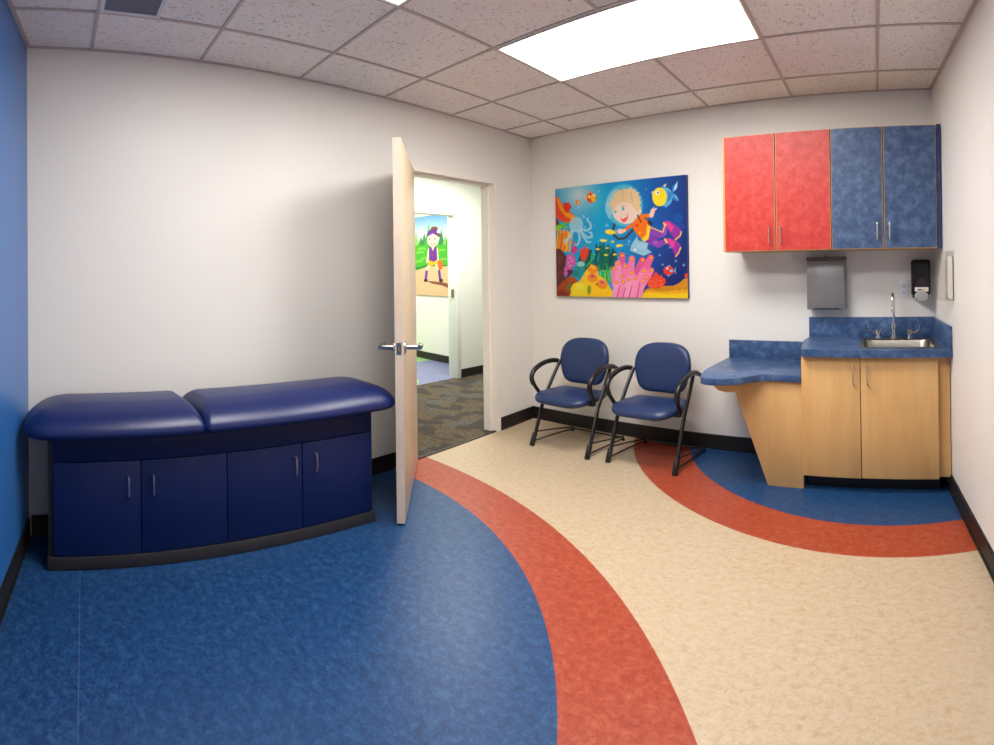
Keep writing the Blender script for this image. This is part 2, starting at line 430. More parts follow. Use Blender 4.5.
m = MB(); m.wbox(HW, .02, 1.2, 0, BT, 0, BH); m.wbox(HW, .02, 1.2, BT, BT + .006, 0, .012); struct(m.build('baseboard_hallway', M['base']))
# far room
def FR(s, off, z):               # its painted wall; s runs towards -x
    d = Vector((-.998, .067, 0)).normalized(); n = Vector((-.067, -.998, 0)).normalized(); return Vector((-2.0, 1.272, 0)) + d * s + n * off + Vector((0, 0, z))
m = MB(); m.prism([HW(1.2, -.051, 0), HW(-2.2, -.051, 0), (-4.6, -1.5, 0), (-4.6, 1.6, 0)], (0, 0, -.04)); struct(m.build('floor_far_room', M['farfloor']))
m = MB(); m.wbox(FR, -.02, 2.7, -.1, 0, 0, H); struct(m.build('wall_far_room', M['farwall']))
m = MB(); m.box(-4.7, -1.6, 0, -4.6, 1.6, H); struct(m.build('wall_far_room_side', M['farwall']))
m = MB(); m.box(-4.7, -1.7, 0, -1.76, -1.6, H); struct(m.build('wall_far_room_near', M['farwall']))
m = MB(); m.prism([HW(.6, -.121, H), HW(-2.5, -.121, H), (-4.6, -1.6, H), (-4.6, 1.5, H)], (0, 0, .05)); struct(m.build('ceiling_far_room', M['hallwall']))
m = MB(); m.wbox(FR, .1, 2.6, 0, BT, 0, BH); m.wbox(FR, .1, 2.6, BT, BT + .006, 0, .012); struct(m.build('baseboard_far_room', M['base']))

# ------------------------------------------------------------------ ceiling fixtures
def cellbox(m, c0, c1, r0, r1, z0, z1):
    m.hexa([CP(c, r, z) for z in (z0, z1) for c, r in ((c0, r1), (c1, r1), (c1, r0), (c0, r0))])
def troffer(c0, c1, r0, r1, label):
    mid = CP((c0 + c1) / 2, (r0 + r1) / 2, H)
    t = thing('ceiling_light', label, 'light', mid, 'fluorescent ceiling lights')
    e = .022 / .6
    m = MB()
    for a, b, c, d in ((c0, c1, r0, r0 + e), (c0, c1, r1 - e, r1), (c0, c0 + e, r0 + e, r1 - e), (c1 - e, c1, r0 + e, r1 - e)): cellbox(m, a + .012, b - .012 if b == c1 else b, c + (.02 if c == r0 else 0), d - (.02 if d == r1 else 0), H - .010, H + .001)
    m.build('frame', M['lampside'], t)
    m = MB(); cellbox(m, c0 + e, c1 - e, r0 + e, r1 - e, H - .005, H - .001); m.build('lens', M['lamp'], t)
    return t
troffer(2, 4, 2, 3, 'bright rectangular ceiling light nearest the back wall with the painting')
troffer(2, 4, 4, 5, 'second ceiling light, only its corner showing at the top of the picture')
# supply diffuser between them, and the return grille by the blue wall
t = thing('air_diffuser', 'grey square air diffuser in the ceiling just in front of the bright light', 'vent', CP(3.5, 3.5, H))
for i, (e, z) in enumerate(((.04, .006), (.14, .016), (.25, .026))):
    a0, a1, b0, b1 = 3 + e, 4 - e, 3 + e, 4 - e; w = .07
    m = MB()
    outer = [CP(*q, H - z) for q in ((a0, b1), (a1, b1), (a1, b0), (a0, b0))]
    inner = [CP(*q, H - .001) for q in ((a0 + w, b1 - w), (a1 - w, b1 - w), (a1 - w, b0 + w), (a0 + w, b0 + w))]
    top = [p + Vector((0, 0, .004)) for p in outer]
    m.add(outer + inner + top, [(0, 1, 5, 4), (1, 2, 6, 5), (2, 3, 7, 6), (3, 0, 4, 7), (8, 9, 1, 0), (9, 10, 2, 1), (10, 11, 3, 2), (11, 8, 0, 3)])
    m.build('louver_ring', M['vent'], t)
m = MB(); cellbox(m, 3.34, 3.66, 3.34, 3.66, H - .028, H - .024); m.build('centre_plate', M['vent'], t)
m = MB(); cellbox(m, 3.02, 3.98, 3.03, 3.97, H - .002, H - .0005); m.build('back_plate', M['vent'], t)
t = thing('return_grille', 'dark grey return air grille in the ceiling near the blue wall', 'vent', CP(1.5, 5.76, H))
m = MB(); cellbox(m, 1.03, 1.97, 5.56, 5.97, H - .004, H - .001); m.build('mesh_panel', M['ventdark'], t)
m = MB(); e = .04
for a, b, c, d in ((1.02, 1.98, 5.53, 5.56), (1.02, 1.98, 5.96, 5.99), (1.02, 1.05, 5.56, 5.96), (1.95, 1.98, 5.56, 5.96)): cellbox(m, a, b, c, d, H - .009, H - .001)
m.build('frame', M['vent'], t)

# ------------------------------------------------------------------ exam table
def rrect(x0, y0, x1, y1, rad, inset, n=7):
    x0 += inset; y0 += inset; x1 -= inset; y1 -= inset; out = []
    for (cx, cy, a, r) in ((x0, y0, 180, rad[0]), (x1, y0, 270, rad[1]), (x1, y1, 0, rad[2]), (x0, y1, 90, rad[3])):
        r = max(r - inset, .012); px = cx + r * (1 if a in (180, 90) else -1); py = cy + r * (1 if a in (180, 270) else -1)
        out += arc2(px, py, r, a, a + 90, n)
    return out
TX0, TX1, TY0, TY1 = .475, .790, -3.712, -2.122
table = thing('exam_table', 'long navy blue padded exam table with four cabinet doors against the white wall', 'exam table', ((TX0 + TX1) / 2, (TY0 + TY1) / 2, 0))
m = MB(); m.box(TX0, TY0, .056, TX1 - .019, TY1, .583); m.build('cabinet_body', M['blacklam'], table, bevel=.001)
m = MB(); m.box(TX0 + .01, TY0 - .004, 0, TX1 + .004, TY1 + .004, .057); m.build('plinth', M['blacklam'], table, bevel=.002)
m = MB(); m.box(TX1 - .0185, TY0 + .022, .470, TX1 + .001, TY1 - .014, .583); m.build('top_rail', M['navyrail'], table, bevel=.0015)
ys = [TY0 + .022, -3.303, -2.906, -2.528, TY1 - .014]
for i in range(4):
    m = MB(); m.box(TX1 - .0185, ys[i] + .0022, .060, TX1, ys[i + 1] - .0022, .466)
    d = m.build('door', M['navy'], table, bevel=.0015)
    yh = ys[i + 1] - .057 if i % 2 == 0 else ys[i] + .053
    if i == 2: yh = ys[3] - .040
    if i == 3: yh = ys[3] + .068
    z0, z1 = (.318, .398) if i < 2 else (.326, .410)
    m = MB(); m.tube(spline([(TX1 - .001, yh, z1), (TX1 + .018, yh, z1), (TX1 + .026, yh, z1 - .010), (TX1 + .026, yh, z0 + .010), (TX1 + .018, yh, z0), (TX1 - .001, yh, z0)], 5), .0042, 8)
    m.build('handle', M['satin'], d)
PROF = [(.05, .583), (.022, .585), (.008, .591), (.001, .602), (.0, .614), (.006, .630), (.020, .648), (.042, .667), (.070, .685), (.100, .699), (.135, .711), (.165, .718)]
SEAM = -3.028
def cushion_ring(y0, y1, rad, ins, seam_low, n=9):      # the edge at the seam rolls over less than the outer edges
    k = .35
    a, b = (ins, ins * k) if not seam_low else (ins * k, ins)
    x0, x1, y0, y1 = .464 + ins * .55, .884 - ins, y0 + a, y1 - b; out = []
    for (cx, cy, ang, r) in ((x0, y0, 180, rad[0]), (x1, y0, 270, rad[1]), (x1, y1, 0, rad[2]), (x0, y1, 90, rad[3])):
        r = max(r - ins * .98, min(r, .06)); px = cx + r * (1 if ang in (180, 90) else -1); py = cy + r * (1 if ang in (180, 270) else -1)
        out += arc2(px, py, r, ang, ang + 90, n)
    return out
for y0, y1, rad, low in ((-3.822, SEAM + .003, (.17, .11, .03, .03), False), (SEAM - .003, -1.992, (.03, .03, .12, .18), True)):
    m = MB(); m.rings([[Vector((x, y, z)) for x, y in [(q[0], q[1] - .044 * (.884 - q[0]) / .42 * ((q[1] - y0) / (y1 - y0) if not low else (y1 - q[1]) / (y1 - y0))) for q in cushion_ring(y0, y1, rad, ins, low)]] for ins, z in PROF], True)
    m.build('cushion', M['vinyl'], table, smooth=60)

# ------------------------------------------------------------------ guest chairs
def make_chair(cx, cy, label):
    t = thing('guest_chair', label, 'chair', (cx, cy, 0), 'guest chairs along the back wall')
    hw = .248
    def P(x, y, z): return Vector((cx + x, cy + y, z))
    for s in (-1, 1):
        m = MB(); m.tube([P(s * hw, .028, .05), P(s * hw, .142, .32), P(s * (hw - .004), .235, .45), P(s * (hw - .012), .325, .575)], .0125, 12, flat=1.25)
        leg = m.build('front_leg', M['blackmetal'], t)
        m = MB(); a = Vector((0, .03 - 0, .05)); m.tube([P(s * hw, -.0, 0), P(s * hw, .036, .085)], .0185, 14, flat=1.1); m.build('foot_sleeve', M['black'], leg, bevel=.002)
        m = MB(); m.tube([P(s * hw, .012, .030), P(s * hw, .25, .026), P(s * (hw - .01), .478, .016)], .0058, 8); m.build('floor_rod', M['blackmetal'], t)
        m = MB(); m.tube([P(s * hw, .034, .095), P(s * hw, .25, .066), P(s * (hw - .01), .478, .030)], .0058, 8); m.build('brace_rod', M['blackmetal'], t)
        loop = [(.018, .366, .558), (.012, .330, .576), (.010, .255, .589), (.016, .165, .582), (.018, .075, .552), (.016, .030, .512), (.012, .026, .468), (.006, .052, .425), (.0, .100, .365)]
        m = MB(); m.tube(spline([P(s * (hw + x), y, z) for x, y, z in loop], 6), [.0135] * 6 + [.0178] * 34 + [.014] * 9, 12); m.build('armrest', M['black'], t)
        m = MB(); m.tube([P(s * (hw - .005), .345, .574), P(s * (hw - .05), .37, .570)], .013, 10); m.build('arm_joint', M['black'], t)
        m = MB(); m.box(cx + s * (hw - .075) - .037, cy + .085, .334, cx + s * (hw - .04) + .037, cy + .125, .356); m.build('seat_bracket', M['black'], t, bevel=.004)
    m = MB(); m.tube([P(-hw + .01, .478, .022), P(hw - .01, .478, .022)], .0075, 8); m.build('rear_bar', M['blackmetal'], t)
    for s in (-1, 1):
        m = MB(); m.lathe(P(s * (hw - .01), .478, 0), [(.012, 0), (.012, .012), (.008, .02)], n=12); m.build('rear_glide', M['black'], t)
    # seat: rounded pad, wider at the front, waterfall edge
    m = MB(); rings = []
    for ins, z in [(.05, .336), (.018, .341), (.003, .353), (0, .366), (.006, .380), (.022, .392), (.05, .400), (.10, .404), (.16, .403)]:
        ring = []
        for x, y in rrect(-.240, -.055, .240, .350, (.13, .13, .09, .09), ins, 8):
            k = (y + .055) / .38; droop = -.016 * max(0, 1 - (y + .055) / .12) ** 2
            ring.append(P(x * (1.0 - .10 * max(0, k)) + 0, y, z + droop + .004 * (abs(x) / .24) ** 2))
        rings.append(ring)
    m.rings(rings, True); m.build('seat', M['chairvinyl'], t, smooth=70)
    # backrest: padded shield, curved and leaning back
    m = MB(); rings = []
    prof = [(-.0, .030), (.012, .036)]
    outline = []
    NB = 64
    def shp(a, k):
        ca, sa = math.cos(a), math.sin(a); p = 2 / (3.0 if sa > 0 else 5.5)
        x = abs(ca) ** p * (1 if ca > 0 else -1); z = abs(sa) ** p * (1 if sa > 0 else -1)
        wz = .217 - .046 * max(0, -z) ** 1.2 - .004 * max(0, z) 
        return x * wz * k, z * .168 * k
    for k, yo in ((.90, .028), (.97, .026), (1.0, .016), (1.0, .004), (.985, -.008), (.95, -.016), (.88, -.022), (.76, -.026), (.55, -.029), (.3, -.030)):
        ring = []
        for i in range(NB):
            x, z = shp(2 * PI * i / NB, k)
            ring.append(P(x, .335 + yo + .16 * z - .55 * x * x, .597 + z))
        rings.append(ring)
    m.rings(rings, True); m.build('backrest', M['chairvinyl'], t, smooth=70)
    m = MB(); rings = []
    for k, yo in ((.93, .029), (.93, .040), (.80, .046)):
        rings.append([P(*(lambda q: (q[0], .335 + yo + .16 * q[1] - .55 * q[0] ** 2, .597 + q[1]))(shp(2 * PI * i / NB, k))) for i in range(NB)])
    m.rings(rings, True); m.build('back_shell', M['black'], t)
    return t
def copy_tree(o, parent=None):
    c = o.copy(); C.objects.link(c)
    if parent is not None: c.parent = parent
    for ch in list(o.children): copy_tree(ch, c)
    return c
ch1 = make_chair(.758, -.597, 'blue vinyl armchair with black frame, nearer the room corner, on cream floor')
ch2 = copy_tree(ch1); ch2.location = (1.409, -.574, 0); ch2['label'] = 'blue vinyl armchair beside the desk end, its front leg on the red floor band'

# ------------------------------------------------------------------ wall cabinets
def pull(m, x, y, z0, z1, r=.0042, d=.026):
    m.tube(spline([(x, y + .001, z1), (x, y - d * .7, z1), (x, y - d, z1 - .008), (x, y - d, z0 + .008), (x, y - d * .7, z0), (x, y + .001, z0)], 5), r, 8)
ZU0, ZU1, YU = 1.380, 2.116, .330
def wall_cabinet(x0, x1, lam, label, zoff=0):
    t = thing('wall_cabinet', label, 'cabinet', ((x0 + x1) / 2, -YU / 2, ZU0), 'wall cabinets over the sink counter')
    m = MB(); m.box(x0, -YU + .021, ZU0, x1, -.001, ZU1); m.build('cabinet_body', M['mapleedge'], t, bevel=.001)
    if lam == 'lamred':
        m = MB(); m.box(x0, -YU, ZU0, x0 + .011, -YU + .0205, ZU1); m.build('end_edge', M['mapleedge'], t)
    xm = (x0 + x1) / 2
    for i, (a, b) in enumerate(((x0 + .012 if lam == 'lamred' else x0 + .003, xm - .004), (xm + .004, x1 - .003))):
        m = MB(); m.box(a, -YU, ZU0 + .004, b, -YU + .0195, ZU1 - .004)
        d = m.build('door', M['mapleedge'], t)
        m = MB(); m.box(a + .0025, -YU - .0012, ZU0 + .0065, b - .0025, -YU + .001, ZU1 - .0065); m.build('laminate_face', M[lam], d)
        xh = xm - .037 if i == 0 else xm + .037
        m = MB(); pull(m, xh, -YU - .001, ZU0 + .046 + zoff, ZU0 + .144 + zoff); m.build('handle', M['satin'], d)
    return t
XM = 2.608
wall_cabinet(1.909, XM, 'lamred', 'red mottled wall cabinet with two doors, nearer the painting')
bc = wall_cabinet(XM + .001, 3.246, 'lamblue', 'blue mottled wall cabinet with two doors, against the right wall', .012)
m = MB(); m.box(3.247, -YU + .004, ZU0, 3.272, -.31, ZU1 + .002); m.build('filler_strip', M['lamfill'], bc)

# ------------------------------------------------------------------ base cabinet, counter, sink
ZC0, ZC1 = .773, .815
YF = .545
t = thing('base_cabinet', 'maple base cabinet with two doors under the sink counter', 'cabinet', (2.86, -.25, 0))
XC0, XC1, XMD = 2.463, 3.240, 2.803
m = MB(); x0, x1, y0, y1, z1 = XC0 + .002, XC1 - .004, -YF + .022, -.03, ZC0 - .001
m.box(x0, y0, .088, x0 + .018, y1, z1); m.box(x1 - .018, y0, .088, x1, y1, z1); m.box(x0 + .018, y0, .088, x1 - .018, y1, .106); m.box(x0 + .018, y1 - .012, .106, x1 - .018, y1, z1); m.box(XMD - .012, y0, .106, XMD + .014, y0 + .05, z1)
m.build('cabinet_body', M['maple'], t)
m = MB(); m.box(XC0 + .004, -YF + .085, 0, XC1, -.03, .088); m.build('toe_kick', M['base'], t)
for a, b, zb, xh in ((XC0, XMD - .002, .086, XMD - .037), (XMD + .003, XC1, .088, XMD + .043)):
    m = MB(); m.box(a, -YF, zb, b, -YF + .0195, ZC0 - .004); d = m.build('door', M['maple'], t, bevel=.001)
    m = MB(); pull(m, xh, -YF, .617, .718); m.build('handle', M['satin'], d)
m = MB(); m.box(XC1 + .001, -YF + .035, .088, RW(YF - .035, 0, 0).x - .004, -YF + .055, ZC0 - .001); m.build('filler_strip', M['maple'], t)

def xr(y, off=0): return RW(-y / dR.y, 0, 0).x - off      # sink wall at depth y
SX0, SX1, SY0, SY1 = 2.768, 3.232, -.530, -.070           # sink rim outside
def sinkshape(x0, x1, y0, y1, r, n=5):
    sk = .055                                              # rim follows the skewed wall
    o = []
    for x, y in rrect(x0, y0, x1, y1, (r,) * 4, 0, n): o.append((x + (-.13) * (y - (y0 + y1) / 2), y))
    return o
t = thing('countertop', 'blue mottled laminate sink countertop with backsplash on two sides', 'countertop', (2.87, -.26, ZC0))
ct = t
# slab with a cut-out for the sink bowl
YB = -.001; YC = -.585
out = [(2.392, YB), (2.395, -.20), (2.466, YC + .035)] + [(2.466 + .03 - .03 * math.cos(a), YC + .03 - .03 * math.sin(a)) for a in (.4, .8, 1.2)] + [(2.50, YC), (xr(YC, .003), YC), (xr(YB, .003), YB)]
hole = sinkshape(SX0 + .02, SX1 - .02, SY0 + .02, SY1 - .02, .03)
me = bmesh.new()
ov = [me.verts.new((x, y, ZC1)) for x, y in out]; hv = [me.verts.new((x, y, ZC1)) for x, y in hole]
es = [me.edges.new((ov[i], ov[(i + 1) % len(ov)])) for i in range(len(ov))] + [me.edges.new((hv[i], hv[(i + 1) % len(hv)])) for i in range(len(hv))]
bmesh.ops.triangle_fill(me, use_beauty=True, use_dissolve=False, edges=es)
me.verts.ensure_lookup_table(); me.verts.index_update()
mb = MB(); vs = [v.co.copy() for v in me.verts]; nv = len(vs)
fs = [tuple(v.index for v in f.verts) for f in me.faces]
mb.add(vs + [v - Vector((0, 0, ZC1 - ZC0)) for v in vs], fs + [tuple(i + nv for i in reversed(f)) for f in fs] + [(e.verts[0].index, e.verts[1].index, e.verts[1].index + nv, e.verts[0].index + nv) for e in me.edges if len(e.link_faces) == 1])
me.free()
mb.build('slab', M['lamcounter'], t)
m = MB(); m.box(2.388, -.021, ZC1 - .001, xr(-.02, .004), -.001, .944); m.build('backsplash', M['lamcounter'], t, bevel=.0015)
m = MB(); m.wbox(RW, .022, .590, .002, .021, ZC1 - .001, .942); m.build('side_splash', M['lamcounter'], t, bevel=.0015)

t = thing('sink', 'stainless steel drop-in sink in the blue counter', 'sink', (2.99, -.26, ZC1), None)
m = MB(); zr = ZC1 + .005
levels = [(0, zr - .005), (0, zr - .001), (.003, zr), (.022, zr), (.026, zr - .003)]
rg = []
for ins, z in levels: rg.append([Vector((x, y, z)) for x, y in sinkshape(SX0 + ins, SX1 - ins, SY0 + ins, SY1 - ins, max(.03 - ins * .3, .01), 6)])
m.rings(rg, False); m.build('rim', M['steel'], t, smooth=50)
# deck behind the bowl + bowl
bx0, bx1, by0, by1 = SX0 + .026, SX1 - .026, SY0 + .026, SY1 - .026
m = MB(); rg = []
for ins, z in [(0, zr - .003), (.006, zr - .012), (.010, zr - .10), (.020, zr - .135), (.05, zr - .15), (.12, zr - .154)]:
    rg.append([Vector((x, y, z)) for x, y in sinkshape(bx0 + ins, bx1 - ins, by0 + ins, by1 - .055 - ins, .05, 6)])
m.rings(rg, False); m.add(rg[-1], [tuple(range(len(rg[-1])))]); m.build('bowl', M['steel'], t, smooth=50)
m = MB(); sk = lambda x, y: Vector((x - .13 * (y - (SY0 + SY1) / 2), y, 0))
p = [sk(bx0 - .004, by1 - .062), sk(bx1 + .004, by1 - .062), sk(bx1 + .004, by1 + .004), sk(bx0 - .004, by1 + .004)]
m.hexa([q + Vector((0, 0, zr - .006)) for q in p] + [q + Vector((0, 0, zr - .0005)) for q in p]); m.build('faucet_deck', M['steel'], t)
m = MB(); m.lathe(((bx0 + bx1) / 2, (by0 + by1) / 2 - .03, zr - .153), [(.04, 0), (.04, .003), (.03, .003), (.026, .0), (.006, .0)], n=24); m.build('drain', M['chrome'], t)

fx, fy = 2.962, -.118
t = thing('faucet', 'chrome gooseneck faucet with two wing lever handles behind the sink', 'faucet', (fx, fy, zr))
m = MB(); m.lathe((fx, fy, zr - .001), [(.024, 0), (.024, .006), (.017, .012), (.0155, .04), (.016, .062), (.019, .066), (.019, .078), (.012, .086), (.011, .098)], n=24); m.build('base', M['chrome'], t)
neck = [(fx, fy, zr + .09), (fx, fy, zr + .17), (fx, fy - .002, zr + .225)] + [(fx, fy - .052 + .052 * math.cos(a), zr + .235 + .052 * math.sin(a)) for a in np.linspace(.15, PI - .1, 9)] + [(fx, fy - .106, zr + .215), (fx, fy - .107, zr + .195)]
m = MB(); m.tube(spline(neck, 4), .0085, 12); sp = m.build('spout', M['chrome'], t)
m = MB(); m.lathe((fx, fy - .107, zr + .170), [(.0085, 0), (.011, .002), (.011, .022), (.009, .028)], n=16); m.build('aerator', M['chrome'], sp)
for s in (-1, 1):
    hx = fx + s * .100
    m = MB(); m.lathe((hx, fy, zr - .001), [(.02, 0), (.02, .004), (.012, .010), (.011, .022), (.017, .026), (.018, .05), (.012, .056)], n=20); hb = m.build('handle', M['chrome'], t)
    m = MB(); m.tube(spline([(hx, fy - .004, zr + .036), (hx + s * .028, fy - .012, zr + .036), (hx + s * .052, fy - .016, zr + .046), (hx + s * .064, fy - .018, zr + .066), (hx + s * .070, fy - .018, zr + .084)], 5), [.0075] * 5 + [.006] * 5 + [.007] * 5 + [.009] * 6, 10, flat=1.3); m.build('wing_lever', M['chrome'], hb)

# ------------------------------------------------------------------ the lower desk
ZD0, ZD1 = .617, .656
t = thing('wall_desk', 'low blue laminate desk with maple support panel, joined to the sink cabinet', 'desk', (2.2, -.3, 0))
curve = spline([(1.842, -.50, 0), (1.884, -.655, 0), (1.925, -.735, 0), (2.00, -.752, 0), (2.075, -.728, 0), (2.14, -.676, 0), (2.19, -.607, 0), (2.225, -.562, 0), (2.262, -.545, 0)], 5)
pts = [Vector((1.813, -.001, 0)), Vector((1.813, -.10, 0))] + curve + [Vector((XC0 - .002, -.548, 0)), Vector((XC0 - .002, -.30, 0)), Vector((2.396, -.24, 0)), Vector((2.396, -.001, 0))]
pts = [Vector((p.x, p.y, ZD0)) for p in pts]
m = MB(); m.prism(pts, (0, 0, ZD1 - ZD0)); m.build('desk_top', M['lamcounter'], t, bevel=.003)
m = MB(); m.box(1.813, -.021, ZD1 - .001, 2.384, -.001, .778); m.build('backsplash', M['lamcounter'], t, bevel=.0015)
pan = [(XC0 - .002, 0), (2.246, 0), (2.050, .535), (1.985, .532), (1.943, .537), (1.915, .555), (1.902, .583), (1.900, ZD0), (XC0 - .002, ZD0)]
m = MB(); m.prism([Vector((x, -.525, z)) for x, z in pan], (0, .022, 0)); m.build('support_panel', M['maple'], t, bevel=.001)
m = MB(); m.lathe((2.425, -.16, ZD1 - .001), [(.03, 0), (.03, .004), (.02, .005), (.018, .002)], n=20); m.build('cable_grommet', M['black'], t)

# ------------------------------------------------------------------ things on the wall by the sink
t = thing('wall_mounted_towel_dispenser', 'grey steel paper towel dispenser on the wall above the counter', 'dispenser', (2.522, -.05, 1.0))
m = MB(); m.box(2.394, -.098, 1.000, 2.644, -.001, 1.318); m.build('body', M['greymetal'], t, bevel=.006)
m = MB(); m.box(2.392, -.101, 1.318, 2.646, -.001, 1.343); m.build('lid', M['lidmetal'], t, bevel=.005)
m = MB(); m.prism([(2.43, -.0995, 1.0005), (2.62, -.0995, 1.0005), (2.60, -.0995, 1.009), (2.45, -.0995, 1.009)], (0, .004, 0)); m.build('slot_lip', M['black'], t)
m = MB(); m.lathe((2.522, -.09, 1.342), [(.012, 0), (.012, .004), (.008, .006)], n=16); m.build('lock', M['lidmetal'], t)

t = thing('soap_dispenser', 'black wall soap dispenser with grey push bar near the corner', 'dispenser', (3.132, -.05, 1.06))
m = MB(); rg = []
for y, k in ((-.001, 1.0), (-.06, .98), (-.088, .92), (-.100, .82)):
    rg.append([Vector((3.132 + x * k, y, 1.195 + z * k)) for x, z in rrect(-.063, -.112, .063, .122, (.018,) * 4, 0, 5)])
m.rings(rg, True); m.build('body', M['black'], t, smooth=50)
m = MB(); m.prism([Vector((3.140 + x, -.1005, 1.138 + z)) for x, z in [(-.036, 0), (.036, 0), (.033, .03), (.02, .055), (0, .066), (-.02, .055), (-.033, .03)]], (0, -.004, 0)); m.build('window', M['smoke'], t)
m = MB(); m.box(3.097, -.110, 1.112, 3.184, -.096, 1.140); lab_ = m.build('label_band', M['white'], t, bevel=.002)
m = MB(); m.box(3.116, -.1112, 1.120, 3.143, -.110, 1.128); m.build('lettering', M['black'], lab_)
m = MB(); m.box(3.147, -.1112, 1.119, 3.160, -.110, 1.130); m.build('mark', M['yellow'], lab_)
m = MB(); rg = []
for y, k in ((-.085, .9), (-.118, 1.0), (-.126, .95), (-.130, .8)):
    rg.append([Vector((3.140 + .046 * k * math.cos(a), y, 1.082 + .034 * k * math.sin(a))) for a in np.linspace(0, 2 * PI, 28, endpoint=False)])
m.rings(rg, True); m.build('push_bar', M['greyplastic'], t)
m = MB(); m.box(3.078, -.05, 1.070, 3.094, -.002, 1.086); m.build('latch', M['black'], t, bevel=.002)

t = thing('wall_outlet', 'white duplex power outlet on the wall left of the soap dispenser', 'outlet', (3.022, -.005, 1.128))
m = MB(); m.box(2.990, -.007, 1.070, 3.054, -.0005, 1.186); m.build('cover_plate', M['plate'], t, bevel=.003)
for z in (1.150, 1.104):
    m = MB(); m.box(3.006, -.0095, z - .016, 3.038, -.006, z + .016); s_ = m.build('socket', M['plate'], t, bevel=.002)
    m = MB(); m.box(3.013, -.0102, z - .006, 3.016, -.009, z + .007); m.box(3.027, -.0102, z - .006, 3.030, -.009, z + .006); m.lathe((3.0215, -.009, z - .011), [(.003, 0), (.003, .0012)], axis='Y', n=10); m.build('slots', M['black'], s_)

# clear acrylic holder on the right wall
t = thing('acrylic_holder', 'clear acrylic leaflet holder on the right wall beside the soap dispenser', 'holder', RW(.53, .04, 1.09))
z0, z1 = 1.090, 1.358; oF = .094
pn = []
for nm, a in (('front_pane', (.42, .655, oF - .004, oF)), ('near_pane', (.651, .655, .004, oF - .004)), ('far_pane', (.42, .424, .004, oF - .004)), ('back_pane', (.42, .655, .001, .004))):
    m = MB(); m.wbox(RW, *a, z0, z1); m.build(nm, M['acrylic'], t)
m = MB(); m.wbox(RW, .424, .651, .004, oF - .004, z0, z0 + .004); m.build('bottom_pane', M['acrylic'], t)
lf = thing('leaflet', 'white leaflet standing inside the clear acrylic holder on the right wall', 'leaflet', RW(.54, .01, z0 + .005))
m = MB(); m.wbox(RW, .52, .645, .006, .010, z0 + .005, z1 - .03); m.build('paper_sheet', M['paper'], lf)

# ------------------------------------------------------------------ paintings: a drawing rasterised onto a fine grid of the canvas face
def canvas(name, label, P00, P10, P01, thick, outn, img, edge):
    """P00 bottom-left, P10 bottom-right, P01 top-left of the face; img[h][w] linear colours, row 0 at the top"""
    h, w = img.shape[:2]
    t = thing(name, label, 'painting', (P00 + P10) / 2)
    org = t.location
    me = bpy.data.meshes.new('printed_face')
    U = np.linspace(0, 1, w); V = np.linspace(1, 0, h)
    uu, vv = np.meshgrid(U, V)
    a, b, c = [np.array(p) for p in (P00 - org, P10 - P00, P01 - P00)]
    co = a[None, None] + uu[..., None] * b + vv[..., None] * c
    idx = np.arange(h * w).reshape(h, w)
    q = np.stack([idx[1:, :-1], idx[1:, 1:], idx[:-1, 1:], idx[:-1, :-1]], -1).reshape(-1, 4)
    me.from_pydata(co.reshape(-1, 3).tolist(), [], q.tolist())
    at = me.color_attributes.new('print', 'FLOAT_COLOR', 'POINT')
    at.data.foreach_set('color', np.concatenate([img, np.ones((h, w, 1))], -1).astype(np.float32).ravel())
    mt = NT(name + '_print'); n = mt.node('ShaderNodeVertexColor'); n.layer_name = 'print'
    mt.col(n.outputs[0]); mt.set(Roughness=.45, Specular_IOR_Level=.3)
    me.materials.append(mt.m)
    o = bpy.data.objects.new('printed_face', me); C.objects.link(o); o.parent = t
    m = MB(); back = -outn * thick; e = outn * -.0006
    p = [P00 + e, P10 + e, P10 + (P01 - P00) + e, P01 + e]
    m.prism(p, back); m.build('stretched_canvas', edge, t)
    return t

F_, CY_, EYE = 563.12, 265.86, (3.2602, -3.6736, 1.2926)
ROT = Matrix.Rotation(.787, 3, 'Z') @ Matrix.Rotation(.0061, 3, 'X') @ Matrix.Rotation(.0136, 3, 'Y') @ Matrix.Rotation(PI / 2, 3, 'X')
SEA = (Vector((.303, -.030, 1.064)), Vector((1.506, -.030, 1.064)), Vector((.303, -.030, 1.953)))
_q0, _q1 = FR(1.50, .02, .93), FR(.665, .02, .93)          # the part of the second canvas that the door leaves in view
PARK = (_q0, _q1, _q0 + Vector((0, 0, 1.150)))

